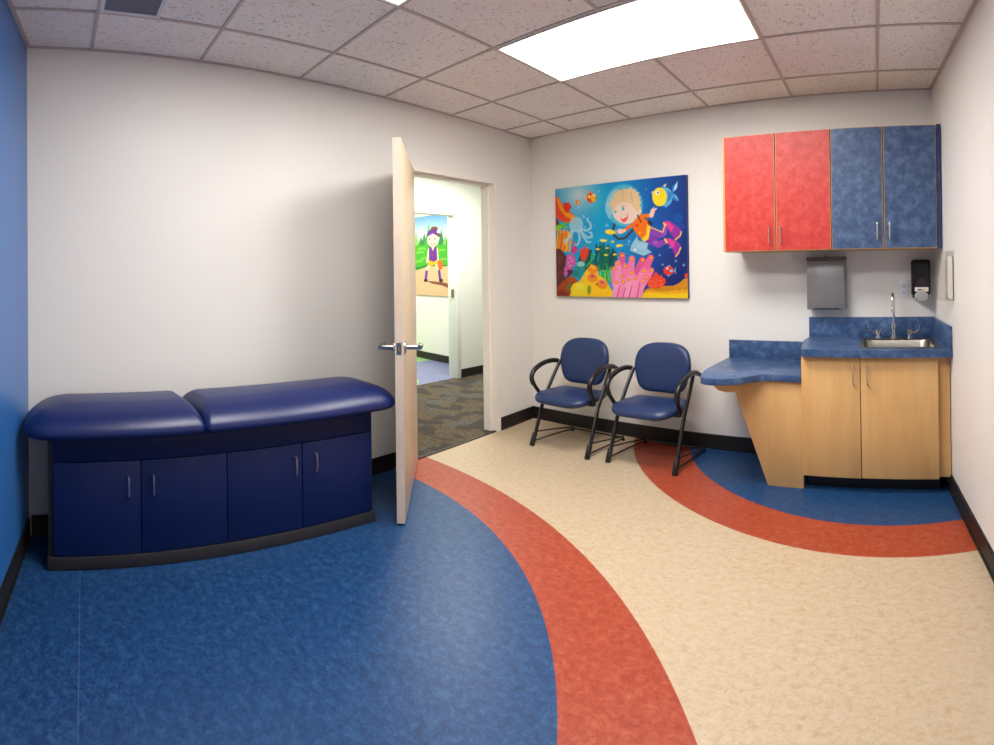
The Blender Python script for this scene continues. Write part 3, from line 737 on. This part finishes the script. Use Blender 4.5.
class Draw:
    def __init__(s, corners, u0, nx, ny, W3):
        tl, tr, bl, br = [np.array(c, float) for c in corners]
        u = np.linspace(u0, 1, nx)[None, :, None]; v = np.linspace(0, 1, ny)[:, None, None]
        s.p = (tl * (1 - u) + tr * u) * (1 - v) + (bl * (1 - u) + br * u) * v
        w00, w10, w01 = [np.array(q) for q in W3]          # bottom-left, bottom-right, top-left of the canvas in the room
        uu = u + 0 * v; vv = v + 0 * u
        P3 = w01 + (w10 - w00) * uu + (w00 - w01) * vv - np.array(EYE); Rm = np.array(ROT)
        def pr(q):
            d = q @ Rm; return np.stack([497 + F_ * np.arctan2(d[..., 0], -d[..., 2]), CY_ - F_ * d[..., 1] / np.hypot(d[..., 0], d[..., 2])], -1)
        c4 = [pr(q - np.array(EYE)) for q in (w01, w01 + w10 - w00, w00, w10)]
        fix = [a - b for a, b in zip((tl, tr, bl, br), c4)]
        s.p = pr(P3) + (fix[0] * (1 - u) + fix[1] * u) * (1 - v) + (fix[2] * (1 - u) + fix[3] * u) * v
        s.X, s.Y = s.p[..., 0], s.p[..., 1]; s.c = np.zeros((ny, nx, 3)); s.aa = .25
    gain = .78
    def put(s, cov, rgb, a=1.0):
        k = (np.clip(cov, 0, 1) * a)[..., None]; s.c = s.c * (1 - k) + np.array(rgb if isinstance(rgb, np.ndarray) else rgb, float) * k
    def ell(s, c, rx, ry, rgb, a=1.0, rot=0):
        dx, dy = s.X - c[0], s.Y - c[1]; ca, sa = math.cos(math.radians(rot)), math.sin(math.radians(rot))
        d = np.hypot((dx * ca + dy * sa) / rx, (-dx * sa + dy * ca) / ry); s.put((1 - d) * min(rx, ry) / s.aa + .5, rgb, a)
    def glow(s, c, r, rgb, a):
        d = np.hypot(s.X - c[0], s.Y - c[1]) / r; s.put(np.clip(1 - d, 0, 1) ** 1.3, rgb, a)
    def cap(s, pts, w0, rgb, w1=None, a=1.0):
        w1 = w0 if w1 is None else w1; cov = np.zeros_like(s.X); n = len(pts) - 1
        for i in range(n):
            (x0, y0), (x1, y1) = pts[i], pts[i + 1]; dx, dy = x1 - x0, y1 - y0
            tt = np.clip(((s.X - x0) * dx + (s.Y - y0) * dy) / max(dx * dx + dy * dy, 1e-9), 0, 1)
            w = w0 + (w1 - w0) * (i + tt) / n
            cov = np.maximum(cov, (w - np.hypot(s.X - x0 - tt * dx, s.Y - y0 - tt * dy)) / s.aa + .5)
        s.put(cov, rgb, a)
    def poly(s, pts, rgb, a=1.0):
        ins = np.zeros(s.X.shape, bool); dmin = np.full(s.X.shape, 1e9); n = len(pts)
        for i in range(n):
            (x0, y0), (x1, y1) = pts[i], pts[(i + 1) % n]; dx, dy = x1 - x0, y1 - y0
            if dy != 0:
                cr = ((y0 > s.Y) != (y1 > s.Y)) & (s.X < dx * (s.Y - y0) / dy + x0); ins ^= cr
            tt = np.clip(((s.X - x0) * dx + (s.Y - y0) * dy) / max(dx * dx + dy * dy, 1e-9), 0, 1)
            dmin = np.minimum(dmin, np.hypot(s.X - x0 - tt * dx, s.Y - y0 - tt * dy))
        s.put(np.where(ins, dmin, -dmin) / s.aa + .5, rgb, a)
    def linear(s):
        c = np.clip(s.c / 255, 0, 1); return s.gain * np.where(c <= .04045, c / 12.92, ((c + .055) / 1.055) ** 2.4)

def sea_picture():
    D_ = Draw([(555, 190), (686.2, 174.3), (557, 296.3), (688.5, 298.3)], 0, 330, 250, SEA)
    A = lambda x, y: (550 + x / 10.64, 170 + y / 10.64)
    B = lambda x, y: (600 + x / 10.644, 170 + y / 10.644)
    Cc = lambda x, y: (550 + x / 10.64, 230 + y / 10.64)
    D = lambda x, y: (610 + x / 10.353, 230 + y / 10.353)
    xs = [550, 575, 600, 628, 655, 690]
    for k, vals in enumerate(([30, 10, 0, 0, 0, 0], [146, 156, 164, 142, 88, 44], [196, 212, 216, 208, 172, 126])):
        D_.c[..., k] = np.interp(D_.X, xs, vals)
    D_.put(np.clip((D_.Y - 225) / 70, 0, 1) * np.clip((D_.X - 610) / 60, 0, 1), (24, 22, 92), .85)
    D_.glow(A(300, 270), 34, (206, 218, 220), 1.0)
    D_.ell(B(830, 510), 5, 5, (0, 84, 172), .7); D_.ell(B(860, 600), 5, 3, (0, 70, 160), .6)
    # left: orange coral shelf
    D_.poly([A(*q) for q in ((42, 280), (75, 285), (120, 350), (150, 410), (240, 470), (292, 525), (270, 562), (190, 572), (110, 545), (50, 500))], (232, 70, 28))
    D_.poly([A(*q) for q in ((60, 290), (100, 325), (150, 425), (268, 500), (250, 535), (170, 505), (105, 430))], (250, 150, 20))
    for q in ((180, 395, 42), (205, 400, 24), (160, 370, 20), (180, 430, 30)): D_.ell(A(q[0], q[1]), q[2] / 10.6, q[2] / 10.6, (228, 56, 28))
    D_.poly([A(*q) for q in ((50, 510), (90, 540), (100, 600), (60, 660), (50, 745))], (120, 40, 30))
    D_.cap([A(65, 640), A(120, 590), A(200, 565)], 2.0, (92, 190, 40), .6); D_.cap([A(80, 620), A(130, 610), A(200, 620)], 1.8, (110, 200, 50), .6); D_.ell(A(90, 620), 2.6, 3, (120, 205, 50))
    rs = np.random.RandomState(3)
    for i in range(34):
        x = 60 + rs.rand() * 150; y = 640 + rs.rand() * 60; D_.cap([A(x, y + 190), A(x + 14 + rs.rand() * 20, y)], .65, [(246, 150, 24), (250, 190, 50), (226, 108, 26)][i % 3])
    # octopus
    pal = (168, 214, 228)
    D_.ell(A(280, 585), 7.0, 7.6, pal, .85)
    for pth in ([A(330, 630), A(390, 650), A(435, 620), A(430, 570), A(395, 535), A(405, 515)], [A(320, 650), A(360, 690), A(410, 725), A(450, 710), A(440, 670), A(420, 665)], [Cc(335, 20), Cc(360, 80), Cc(400, 135), Cc(435, 130)], [Cc(300, 10), Cc(320, 90), Cc(300, 160), Cc(265, 165)], [Cc(250, 10), Cc(215, 70), Cc(170, 130), Cc(160, 155)], [A(230, 640), A(210, 720), Cc(150, 120)]):
        D_.cap(pth, 1.25, pal, .8, .9)
    # little fish, top left
    D_.ell(A(295, 350), 2.3, 2.3, (236, 96, 30)); D_.ell(A(300, 352), 1.2, 1.6, (250, 200, 60)); D_.poly([A(275, 350), A(258, 335), A(262, 365)], (250, 200, 60))
    D_.ell(A(440, 298), 4.9, 4.9, (226, 62, 30)); D_.ell(A(462, 300), 2.8, 4.0, (252, 190, 30)); D_.ell(A(415, 290), 1.3, 1.8, (252, 210, 80)); D_.poly([A(395, 298), A(358, 258), A(372, 298), A(368, 335)], (250, 200, 80)); D_.poly([A(405, 255), A(420, 220), A(445, 248)], (240, 120, 30)); D_.poly([A(420, 350), A(425, 372), A(455, 345)], (240, 120, 30)); D_.ell(A(464, 268), .9, .9, (250, 250, 240)); D_.ell(A(482, 305), 1.0, .9, (240, 110, 60))
    # sea weed
    for i in range(46):
        x = 320 + rs.rand() * 390; top = 120 + 130 * abs((x - 540) / 230) + rs.rand() * 90; D_.cap([Cc(x - 20, 430), Cc(x + rs.randn() * 12, (top + 430) / 2), Cc(x + 14, top)], 1.05, [(0, 92, 88), (4, 110, 84), (0, 74, 84)][i % 3], .8)
    for i in range(20):
        x = 500 + rs.rand() * 180; D_.cap([Cc(x, 560), Cc(x + rs.randn() * 20, 440 + rs.rand() * 40), Cc(x + rs.randn() * 30, 350 + rs.rand() * 110)], .75, [(40, 180, 90), (120, 210, 60), (20, 150, 90)][i % 3], .4)
    D_.cap([Cc(390, 390), Cc(440, 330), Cc(480, 260)], .8, (30, 180, 110)); D_.cap([Cc(440, 330), Cc(450, 250)], .6, (30, 180, 110))
    # rocks, bottom left
    D_.poly([Cc(*q) for q in ((58, 205), (100, 205), (140, 235), (178, 290), (165, 400), (155, 500), (190, 520), (130, 600), (70, 640))], (92, 38, 42)); D_.ell(Cc(110, 320), 2.5, 5, (126, 62, 60), .6); D_.ell(Cc(110, 470), 2.5, 4, (118, 54, 54), .6)
    D_.poly([Cc(*q) for q in ((165, 400), (250, 380), (240, 470), (180, 520))], (84, 20, 60))
    D_.poly([Cc(*q) for q in ((225, 245), (235, 185), (265, 165), (300, 208), (262, 262))], (206, 56, 128)); D_.poly([Cc(245, 140), Cc(275, 120), Cc(262, 160)], (232, 90, 40))
    for q in ((222, 310, 48), (205, 345, 36), (245, 350, 34), (212, 390, 40), (172, 420, 22), (170, 465, 24)): D_.ell(Cc(q[0], q[1]), q[2] / 10.6, q[2] / 10.6, (206, 90, 164))
    for q in ((215, 300, 14), (235, 330, 14), (200, 350, 12), (215, 385, 14)): D_.ell(Cc(q[0], q[1]), q[2] / 10.6, q[2] / 10.6, (232, 140, 196))
    D_.poly([Cc(*q) for q in ((320, 230), (328, 195), (345, 215), (375, 158), (380, 210), (412, 182), (414, 250), (370, 335), (335, 320))], (234, 62, 34))
    D_.poly([Cc(*q) for q in ((280, 385), (325, 335), (375, 360), (372, 450), (320, 525), (225, 485))], (24, 148, 148)); D_.ell(Cc(330, 365), 4.0, 2.6, (160, 216, 208), .9); D_.ell(Cc(275, 470), 4, 3, (10, 116, 124), .6)
    D_.poly([Cc(*q) for q in ((60, 640), (150, 540), (215, 492), (300, 535), (260, 640), (220, 710), (60, 710))], (164, 64, 22)); D_.ell(Cc(230, 530), 5, 3, (184, 84, 30), .7); D_.poly([Cc(60, 650), Cc(140, 640), Cc(230, 700), Cc(60, 712)], (110, 40, 20), .6)
    for i in range(10): x = 185 + rs.rand() * 90; D_.ell(Cc(x, 560 + rs.rand() * 90), .9, 1.2, (70, 130, 40))
    D_.poly([Cc(*q) for q in ((205, 715), (255, 610), (330, 530), (395, 420), (450, 378), (505, 405), (520, 480), (600, 540), (660, 640), (700, 715))], (252, 200, 24))
    D_.ell(Cc(460, 420), 5.0, 4.4, (246, 140, 20)); D_.poly([Cc(430, 400), Cc(440, 355), Cc(460, 390), Cc(490, 385), Cc(475, 430)], (252, 190, 40))
    D_.ell(Cc(455, 510), 5.4, 4.6, (248, 150, 24)); D_.ell(Cc(455, 495), 3.4, 2.4, (232, 120, 100)); D_.ell(Cc(453, 494), 1.6, .9, (180, 60, 50))
    D_.ell(Cc(560, 580), 5.4, 4.6, (246, 146, 22), 1, 20); D_.ell(Cc(558, 560), 3.6, 2.3, (236, 126, 110), 1, 25); D_.ell(Cc(557, 560), 1.8, .8, (188, 66, 54), 1, 25)
    D_.ell(Cc(315, 640), 8.5, 8, (240, 216, 30)); D_.ell(Cc(320, 600), 4, 3, (250, 230, 90), .7); D_.ell(Cc(420, 640), 2, 4.5, (96, 150, 30), .8); D_.ell(Cc(500, 580), 1, 1, (130, 70, 20))
    # sand, right
    D_.poly([D(*q) for q in ((280, 720), (380, 610), (480, 590), (560, 578), (660, 578), (720, 550), (770, 505), (830, 490), (830, 730))], (214, 140, 20))
    D_.poly([D(*q) for q in ((280, 720), (390, 625), (560, 640), (700, 625), (830, 600), (830, 730))], (238, 176, 14)); D_.poly([D(*q) for q in ((280, 720), (380, 650), (600, 665), (830, 650), (830, 730))], (246, 206, 20))
    for i in range(40): x = 500 + rs.rand() * 310; D_.ell(D(x, 590 + rs.rand() * 40), .5, .4, (176, 108, 16))
    D_.ell(D(795, 470), 1.6, 2.4, (230, 70, 40))
    # red coral
    for q in ((480, 490, 30, 50), (430, 520, 30, 40), (530, 500, 20, 35), (560, 530, 20, 35), (480, 560, 80, 48), (420, 560, 28, 36)): D_.ell(D(q[0], q[1]), q[2] / 10.35, q[3] / 10.35, (236, 66, 34))
    for i in range(36): D_.ell(D(405 + rs.rand() * 150, 510 + rs.rand() * 90), .55, .5, (252, 120, 80))
    # pink tubes
    for pth, cc in (([D(120, 520), D(128, 265)], (230, 84, 146)), ([D(260, 500), D(340, 312)], (226, 84, 146)), ([D(330, 480), D(425, 288)], (238, 98, 156)), ([D(60, 560), D(48, 410)], (246, 128, 176)), ([D(60, 720), D(95, 500), D(84, 350)], (250, 150, 190)), ([D(200, 600), D(230, 298)], (244, 122, 172)), ([D(110, 720), D(165, 560), D(160, 375)], (244, 124, 172)), ([D(150, 720), D(225, 560), D(226, 445)], (250, 146, 188)), ([D(200, 720), D(280, 540), D(355, 425)], (248, 136, 182)), ([D(250, 720), D(340, 560), D(428, 420)], (244, 122, 174)), ([D(60, 720), D(78, 545)], (250, 160, 196)), ([D(120, 720), D(142, 540)], (248, 140, 186)), ([D(180, 720), D(200, 515)], (252, 160, 198)), ([D(240, 720), D(265, 500)], (250, 150, 190)), ([D(280, 720), D(348, 525)], (248, 140, 184))):
        D_.cap(pth, 3.9, cc, 3.1)
    for q in ((90, 640), (150, 660), (215, 640), (300, 600)): D_.cap([D(q[0] - 20, 720), D(q[0] + 15, q[1] - 60)], .7, (214, 70, 136), .4)
    for q in ((128, 265), (82, 350), (160, 376), (228, 298), (342, 312), (426, 287), (48, 402), (226, 444), (355, 426), (428, 420), (125, 482), (200, 515), (266, 500), (348, 525), (76, 545), (142, 540), (378, 487)):
        D_.ell(D(*q), 2.1, 1.7, (230, 70, 60)); D_.ell(D(*q), 1.5, 1.15, (250, 180, 20))
    # red fish, ray, small yellow fish
    D_.ell(D(610, 420), 5.2, 4.8, (226, 48, 36)); D_.ell(D(597, 396), 1.2, 1.2, (190, 225, 240)); D_.ell(D(638, 422), 1.6, 1.2, (110, 200, 240)); D_.poly([D(665, 420), D(690, 378), D(682, 420), D(690, 462)], (90, 190, 235)); D_.poly([D(600, 372), D(620, 358), D(632, 378)], (90, 190, 235)); D_.poly([D(595, 466), D(610, 485), D(625, 466)], (90, 190, 235))
    D_.poly([D(*q) for q in ((284, 66), (290, 105), (330, 118), (400, 136), (384, 192), (436, 230), (352, 268), (285, 245), (210, 214), (222, 160), (245, 118))], (148, 196, 220)); D_.ell(D(262, 205), 1.1, 1.3, (248, 248, 235)); D_.ell(D(330, 170), 5, 3, (170, 212, 230), .6)
    for x, y, r in ((565, 115, 32), (665, 126, 18), (735, 168, 32), (508, 207, 20), (612, 195, 16), (596, 268, 20), (690, 262, 20)):
        D_.ell(Cc(x, y), r / 10.6, r / 22, (250, 226, 70), 1, -12 if x > 600 else 8); D_.poly([Cc(x + r * .8, y), Cc(x + r * 1.4, y - r * .5), Cc(x + r * 1.3, y + r * .4)], (248, 214, 60))
    # yellow and blue fish, top right
    D_.ell(B(690, 285), 8.0, 9.6, (92, 178, 222)); D_.ell(B(635, 285), 7.2, 9.4, (252, 226, 36)); D_.poly([B(650, 190), B(690, 145), B(700, 180)], (70, 160, 216)); D_.poly([B(675, 165), B(710, 140), B(695, 175)], (250, 226, 40))
    for k in range(3): D_.cap([B(725 + k * 16, 225 + k * 10), B(735 + k * 12, 270), B(720 + k * 14, 330 - k * 10)], .6, (44, 130, 196))
    D_.poly([B(768, 235), B(772, 175), B(832, 105), B(828, 180), B(790, 232)], (44, 142, 210)); D_.poly([B(782, 222), B(800, 160), B(826, 122), B(816, 190)], (206, 232, 240)); D_.poly([B(768, 240), B(800, 250), B(845, 325), B(800, 325), B(775, 285)], (44, 142, 210)); D_.poly([B(790, 262), B(812, 275), B(838, 318)], (206, 232, 240))
    D_.ell(B(612, 240), 2.1, 2.1, (252, 250, 245)); D_.ell(B(616, 240), .9, .9, (40, 40, 60)); D_.ell(B(563, 243), 1.2, 1.6, (250, 200, 150)); D_.poly([B(685, 375), B(700, 402), B(722, 385)], (80, 170, 220))
    # child diver: hose, helmet, head, body
    D_.cap([B(158, 580), B(135, 640), B(150, 700), B(205, 738), B(275, 722), B(350, 640)], 1.15, (62, 56, 54)); D_.ell(B(157, 577), 1.7, 1.5, (40, 36, 36))
    D_.cap([B(540, 640), B(640, 690), B(680, 668)], 3.9, (140, 60, 176), 3.0); D_.cap([B(680, 672), B(700, 580)], 2.8, (150, 70, 184), 2.0); D_.cap([B(545, 612), B(672, 662), B(694, 585)], .5, (250, 210, 60))
    D_.cap([D(395, 85), D(470, 130), D(505, 150)], 4.4, (134, 52, 170), 3.4); D_.cap([D(500, 150), D(590, 112)], 3.0, (144, 62, 180), 2.2); D_.ell(D(470, 130), 2.6, 2.0, (166, 100, 204), .8)
    for pth in ([B(672, 552), B(700, 535), B(750, 545), B(845, 610), B(872, 650), B(860, 700), B(800, 748), B(765, 690), B(720, 620)], [D(572, 98), D(600, 80), D(650, 92), D(722, 135), D(738, 180), D(715, 245), D(682, 276), D(650, 200), D(600, 140)]): D_.poly(pth, (150, 44, 160))
    D_.poly([B(680, 552), B(730, 545), B(790, 600), B(760, 660), B(725, 615)], (226, 60, 150)); D_.poly([D(585, 95), D(625, 88), D(680, 125), D(660, 190), D(610, 140)], (226, 60, 150)); D_.cap([B(868, 655), B(855, 700), B(805, 742)], .6, (250, 200, 60)); D_.cap([D(735, 180), D(712, 240), D(684, 272)], .6, (250, 200, 60)); D_.cap([B(680, 565), B(700, 585)], .8, (250, 210, 50)); D_.cap([D(572, 92), D(590, 130)], .8, (250, 210, 50))
    D_.ell(B(255, 378), 19.2, 21.6, (60, 176, 210), .75); D_.ell(B(255, 380), 18.0, 20.2, (120, 200, 222), .55)
    D_.ell(B(130, 350), 6.0, 13.5, (190, 225, 232), .5, 18)
    hair = [(82, 378), (120, 345), (105, 320), (150, 300), (132, 250), (165, 252), (185, 205), (222, 222), (255, 192), (280, 212), (335, 180), (345, 212), (385, 205), (380, 238), (415, 235), (405, 270), (440, 292), (418, 315), (442, 345), (420, 370), (436, 400), (400, 445), (380, 430), (330, 360), (240, 345), (180, 375), (150, 462), (118, 425), (125, 395)]
    D_.ell(B(268, 458), 12.6, 10.8, (244, 216, 198), 1, 18); D_.ell(B(412, 440), 3.0, 3.6, (242, 210, 190)); D_.poly([B(*q) for q in hair], (232, 200, 152)); D_.cap([B(250, 215), B(235, 330)], .5, (214, 178, 128)); D_.cap([B(330, 230), B(345, 340)], .5, (214, 178, 128)); D_.ell(B(265, 440), 10.5, 8.0, (244, 216, 198), 1, 18)
    D_.ell(B(245, 412), 1.3, 1.9, (84, 180, 184)); D_.ell(B(166, 446), 1.1, 1.5, (84, 180, 184)); D_.cap([B(222, 385), B(265, 380)], .45, (206, 172, 132)); D_.ell(B(185, 470), 1.6, 1.3, (248, 222, 204))
    D_.poly([B(*q) for q in ((215, 512), (262, 498), (302, 462), (298, 510), (280, 545), (256, 562), (232, 545))], (232, 96, 92)); D_.poly([B(222, 512), B(265, 498), B(296, 470), B(288, 495), B(240, 522)], (250, 248, 245))
    D_.poly([B(*q) for q in ((425, 510), (480, 505), (565, 562), (560, 592), (500, 580), (440, 580))], (46, 42, 50)); D_.ell(B(492, 535), 1.8, 1.6, (120, 120, 130))
    D_.poly([B(*q) for q in ((350, 560), (400, 500), (432, 470), (500, 545), (532, 600), (505, 690), (455, 738), (395, 690), (355, 625))], (242, 116, 14)); D_.poly([B(502, 580), B(542, 602), B(520, 735), B(470, 765), B(440, 735), B(495, 690)], (250, 210, 40))
    D_.cap([B(430, 500), B(470, 488), B(525, 486)], 1.9, (242, 118, 16)); D_.cap([B(345, 585), B(262, 642)], 1.7, (240, 108, 14)); D_.cap([B(400, 480), B(440, 555)], .6, (50, 40, 40)); D_.ell(B(395, 590), 1.5, 1.5, (222, 50, 30)); D_.ell(B(425, 670), .9, .9, (250, 210, 50))
    D_.cap([B(548, 482), B(565, 430)], 2.3, (248, 204, 180), 2.0); D_.cap([B(565, 440), B(600, 410)], .7, (248, 204, 180)); D_.cap([B(562, 440), B(575, 402)], .7, (248, 204, 180)); D_.ell(B(218, 655), 3.2, 2.6, (248, 200, 178)); D_.cap([B(240, 655), B(262, 645)], 1.6, (248, 200, 178))
    D_.ell(B(108, 662), 5.0, 2.5, (250, 222, 50), 1, 6); D_.poly([B(150, 668), B(180, 640), B(172, 668), B(180, 692)], (246, 200, 40))
    # bubbles
    for (x, y), r in [(B(75, 592), 1.7), (B(98, 500), 1.6), (A(520, 232), 1), (A(358, 500), 1.7), (A(310, 395), 1.4), (A(372, 612), 1.4), (D(200, 118), 1.4), (D(195, 155), .9), (D(170, 150), .7), (D(518, 258), 1.1), (D(685, 320), 1.2), (D(548, 358), 1.1), (D(625, 180), 1.1), (B(490, 200), .8), (D(768, 362), 1.4), (A(475, 585), .7)]: D_.ell((x, y), r, r, (150, 205, 235), .65)
    return D_.linear()

def park_picture():
    E = lambda x, y: (410 + x / 7.1, 200 + y / 7.1)
    D_ = Draw([E(42, 122), E(278, 92), E(52, 668), E(285, 690)], -.22, 150, 190, PARK); D_.aa = .3
    k = np.clip((D_.Y - 213) / 22, 0, 1)[..., None]; D_.c = np.array((104, 176, 228)) * (1 - k) + np.array((232, 242, 248)) * k
    for x, y0, w, cc in ((50, 225, 26, (150, 214, 90)), (85, 255, 26, (60, 150, 70)), (108, 230, 26, (50, 144, 70)), (140, 160, 30, (110, 196, 74)), (-10, 240, 30, (60, 150, 70)), (200, 240, 26, (120, 200, 80)), (230, 205, 26, (40, 140, 80)), (258, 250, 24, (140, 210, 80)), (280, 215, 22, (60, 150, 76)), (125, 240, 22, (80, 176, 70)), (20, 270, 24, (120, 200, 80))):
        D_.poly([E(x, y0), E(x + w, 340), E(x - w, 340)], cc)
    D_.poly([E(-80, 335), E(60, 318), E(160, 325), E(300, 315), E(300, 500), E(-80, 500)], (74, 186, 44))
    for q in ((80, 365), (70, 430), (110, 410), (230, 355), (245, 420), (90, 340)): D_.cap([E(q[0] - 22, q[1] + 8), E(q[0], q[1]), E(q[0] + 22, q[1] + 4)], 1.0, (128, 210, 70))
    D_.poly([E(-80, 470), E(60, 476), E(130, 456), E(230, 460), E(300, 470), E(300, 486), E(150, 478), E(60, 500), E(-80, 500)], (40, 140, 40)); D_.poly([E(-80, 490), E(60, 494), E(140, 470), E(300, 476), E(300, 720), E(-80, 720)], (240, 198, 152))
    D_.poly([E(118, 572), E(180, 580), E(240, 588), E(285, 602), E(285, 634), E(235, 610), E(170, 596)], (140, 78, 52))
    D_.cap([E(128, 490), E(120, 560)], 1.2, (118, 52, 160)); D_.cap([E(212, 490), E(222, 565)], 1.2, (118, 52, 160)); D_.ell(E(120, 570), 1.9, 1.6, (40, 34, 40)); D_.ell(E(228, 574), 2.0, 1.8, (40, 34, 40))
    D_.cap([E(150, 455), E(128, 490)], 1.5, (250, 214, 190)); D_.cap([E(192, 455), E(212, 490)], 1.5, (250, 214, 190))
    D_.poly([E(142, 420), E(202, 420), E(210, 462), E(178, 456), E(168, 468), E(136, 462)], (248, 190, 30)); D_.cap([E(142, 350), E(130, 440)], 1.0, (250, 220, 196)); D_.cap([E(198, 345), E(206, 430)], 1.0, (250, 220, 196))
    D_.poly([E(142, 335), E(158, 330), E(168, 362), E(182, 330), E(196, 333), E(202, 425), E(175, 440), E(143, 425)], (112, 46, 150)); D_.ell(E(168, 392), .6, .6, (220, 50, 50)); D_.poly([E(156, 328), E(184, 328), E(170, 362)], (250, 214, 190))
    D_.poly([E(205, 432), E(225, 425), E(244, 450), E(238, 490), E(215, 500), E(205, 470)], (238, 112, 30))
    D_.ell(E(180, 205), 3.8, 2.4, (140, 76, 40)); D_.ell(E(212, 250), 1.7, 2.2, (130, 70, 40)); D_.ell(E(170, 282), 5.8, 6.9, (252, 222, 200)); D_.poly([E(126, 262), E(132, 225), E(160, 205), E(195, 210), E(210, 262), E(170, 238)], (110, 48, 150))
    D_.ell(E(148, 276), .7, .9, (90, 80, 70)); D_.ell(E(184, 276), .7, .9, (90, 80, 70)); D_.poly([E(152, 306), E(170, 314), E(188, 304), E(180, 320), E(160, 320)], (214, 60, 60)); D_.ell(E(170, 312), 1.1, .5, (250, 250, 250))
    return D_.linear()

canvas('painting', 'large bright undersea canvas with a diving child, on the back wall above the chairs',
       *SEA, .029, Vector((0, -1, 0)), sea_picture(), plain('canvas_edge', (40, 52, 104), .6, var=.1))
q0, q1 = _q0 - (_q1 - _q0) * .22, _q1
canvas('painting', 'canvas of a child ballplayer in purple, in the room across the hall', q0, q1, q0 + Vector((0, 0, 1.150)), .018, Vector((-.067, -.998, 0)).normalized(), park_picture(), plain('canvas_edge_pale', (206, 150, 110), .6, var=.05))

# ------------------------------------------------------------------ lamps of the hallway and the room beyond (their ceiling fixtures are out of view)
def area(name, loc, sx, sy, power, col):
    l = bpy.data.lights.new(name, 'AREA'); l.shape = 'RECTANGLE'; l.size = sx; l.size_y = sy; l.energy = power; l.color = col
    o = bpy.data.objects.new(name, l); C.objects.link(o); o.location = loc; return o
area('hallway_lamp', (-.95, .3, H - .03), .6, 1.2, 60, (1, .985, .95))
area('far_room_lamp', (-3.2, .2, H - .03), 1.2, .6, 58, (1, .985, .94))

# ------------------------------------------------------------------ camera: stitched cylindrical panorama, standing by the blue wall
f, cyi = F_, CY_
cd = bpy.data.cameras.new('camera'); cam = bpy.data.objects.new('camera', cd); C.objects.link(cam)
cd.type = 'PANO'; cd.panorama_type = 'CENTRAL_CYLINDRICAL'; cd.clip_start = .01; cd.clip_end = 100
cd.central_cylindrical_range_u_min = -497 / f; cd.central_cylindrical_range_u_max = 497 / f
cd.central_cylindrical_range_v_min = -(745 - cyi) / f; cd.central_cylindrical_range_v_max = cyi / f
cd.central_cylindrical_radius = 1.0
rot = ROT
cam.matrix_world = Matrix.Translation(EYE) @ rot.to_4x4()
scene.camera = cam

w = bpy.data.worlds.new('world'); scene.world = w; w.use_nodes = True
w.node_tree.nodes['Background'].inputs[0].default_value = (.9, .92, 1, 1); w.node_tree.nodes['Background'].inputs[1].default_value = .02
scene.view_settings.view_transform = 'Standard'; scene.view_settings.look = 'None'; scene.view_settings.gamma = 1.0
scene.view_settings.use_curve_mapping = False
scene.view_settings.exposure = 0.0
scene.cycles.max_bounces = 10; scene.cycles.diffuse_bounces = 6; scene.cycles.glossy_bounces = 4; scene.cycles.transmission_bounces = 8
scene.cycles.use_denoising = True
scene.cycles.sample_clamp_indirect = 6
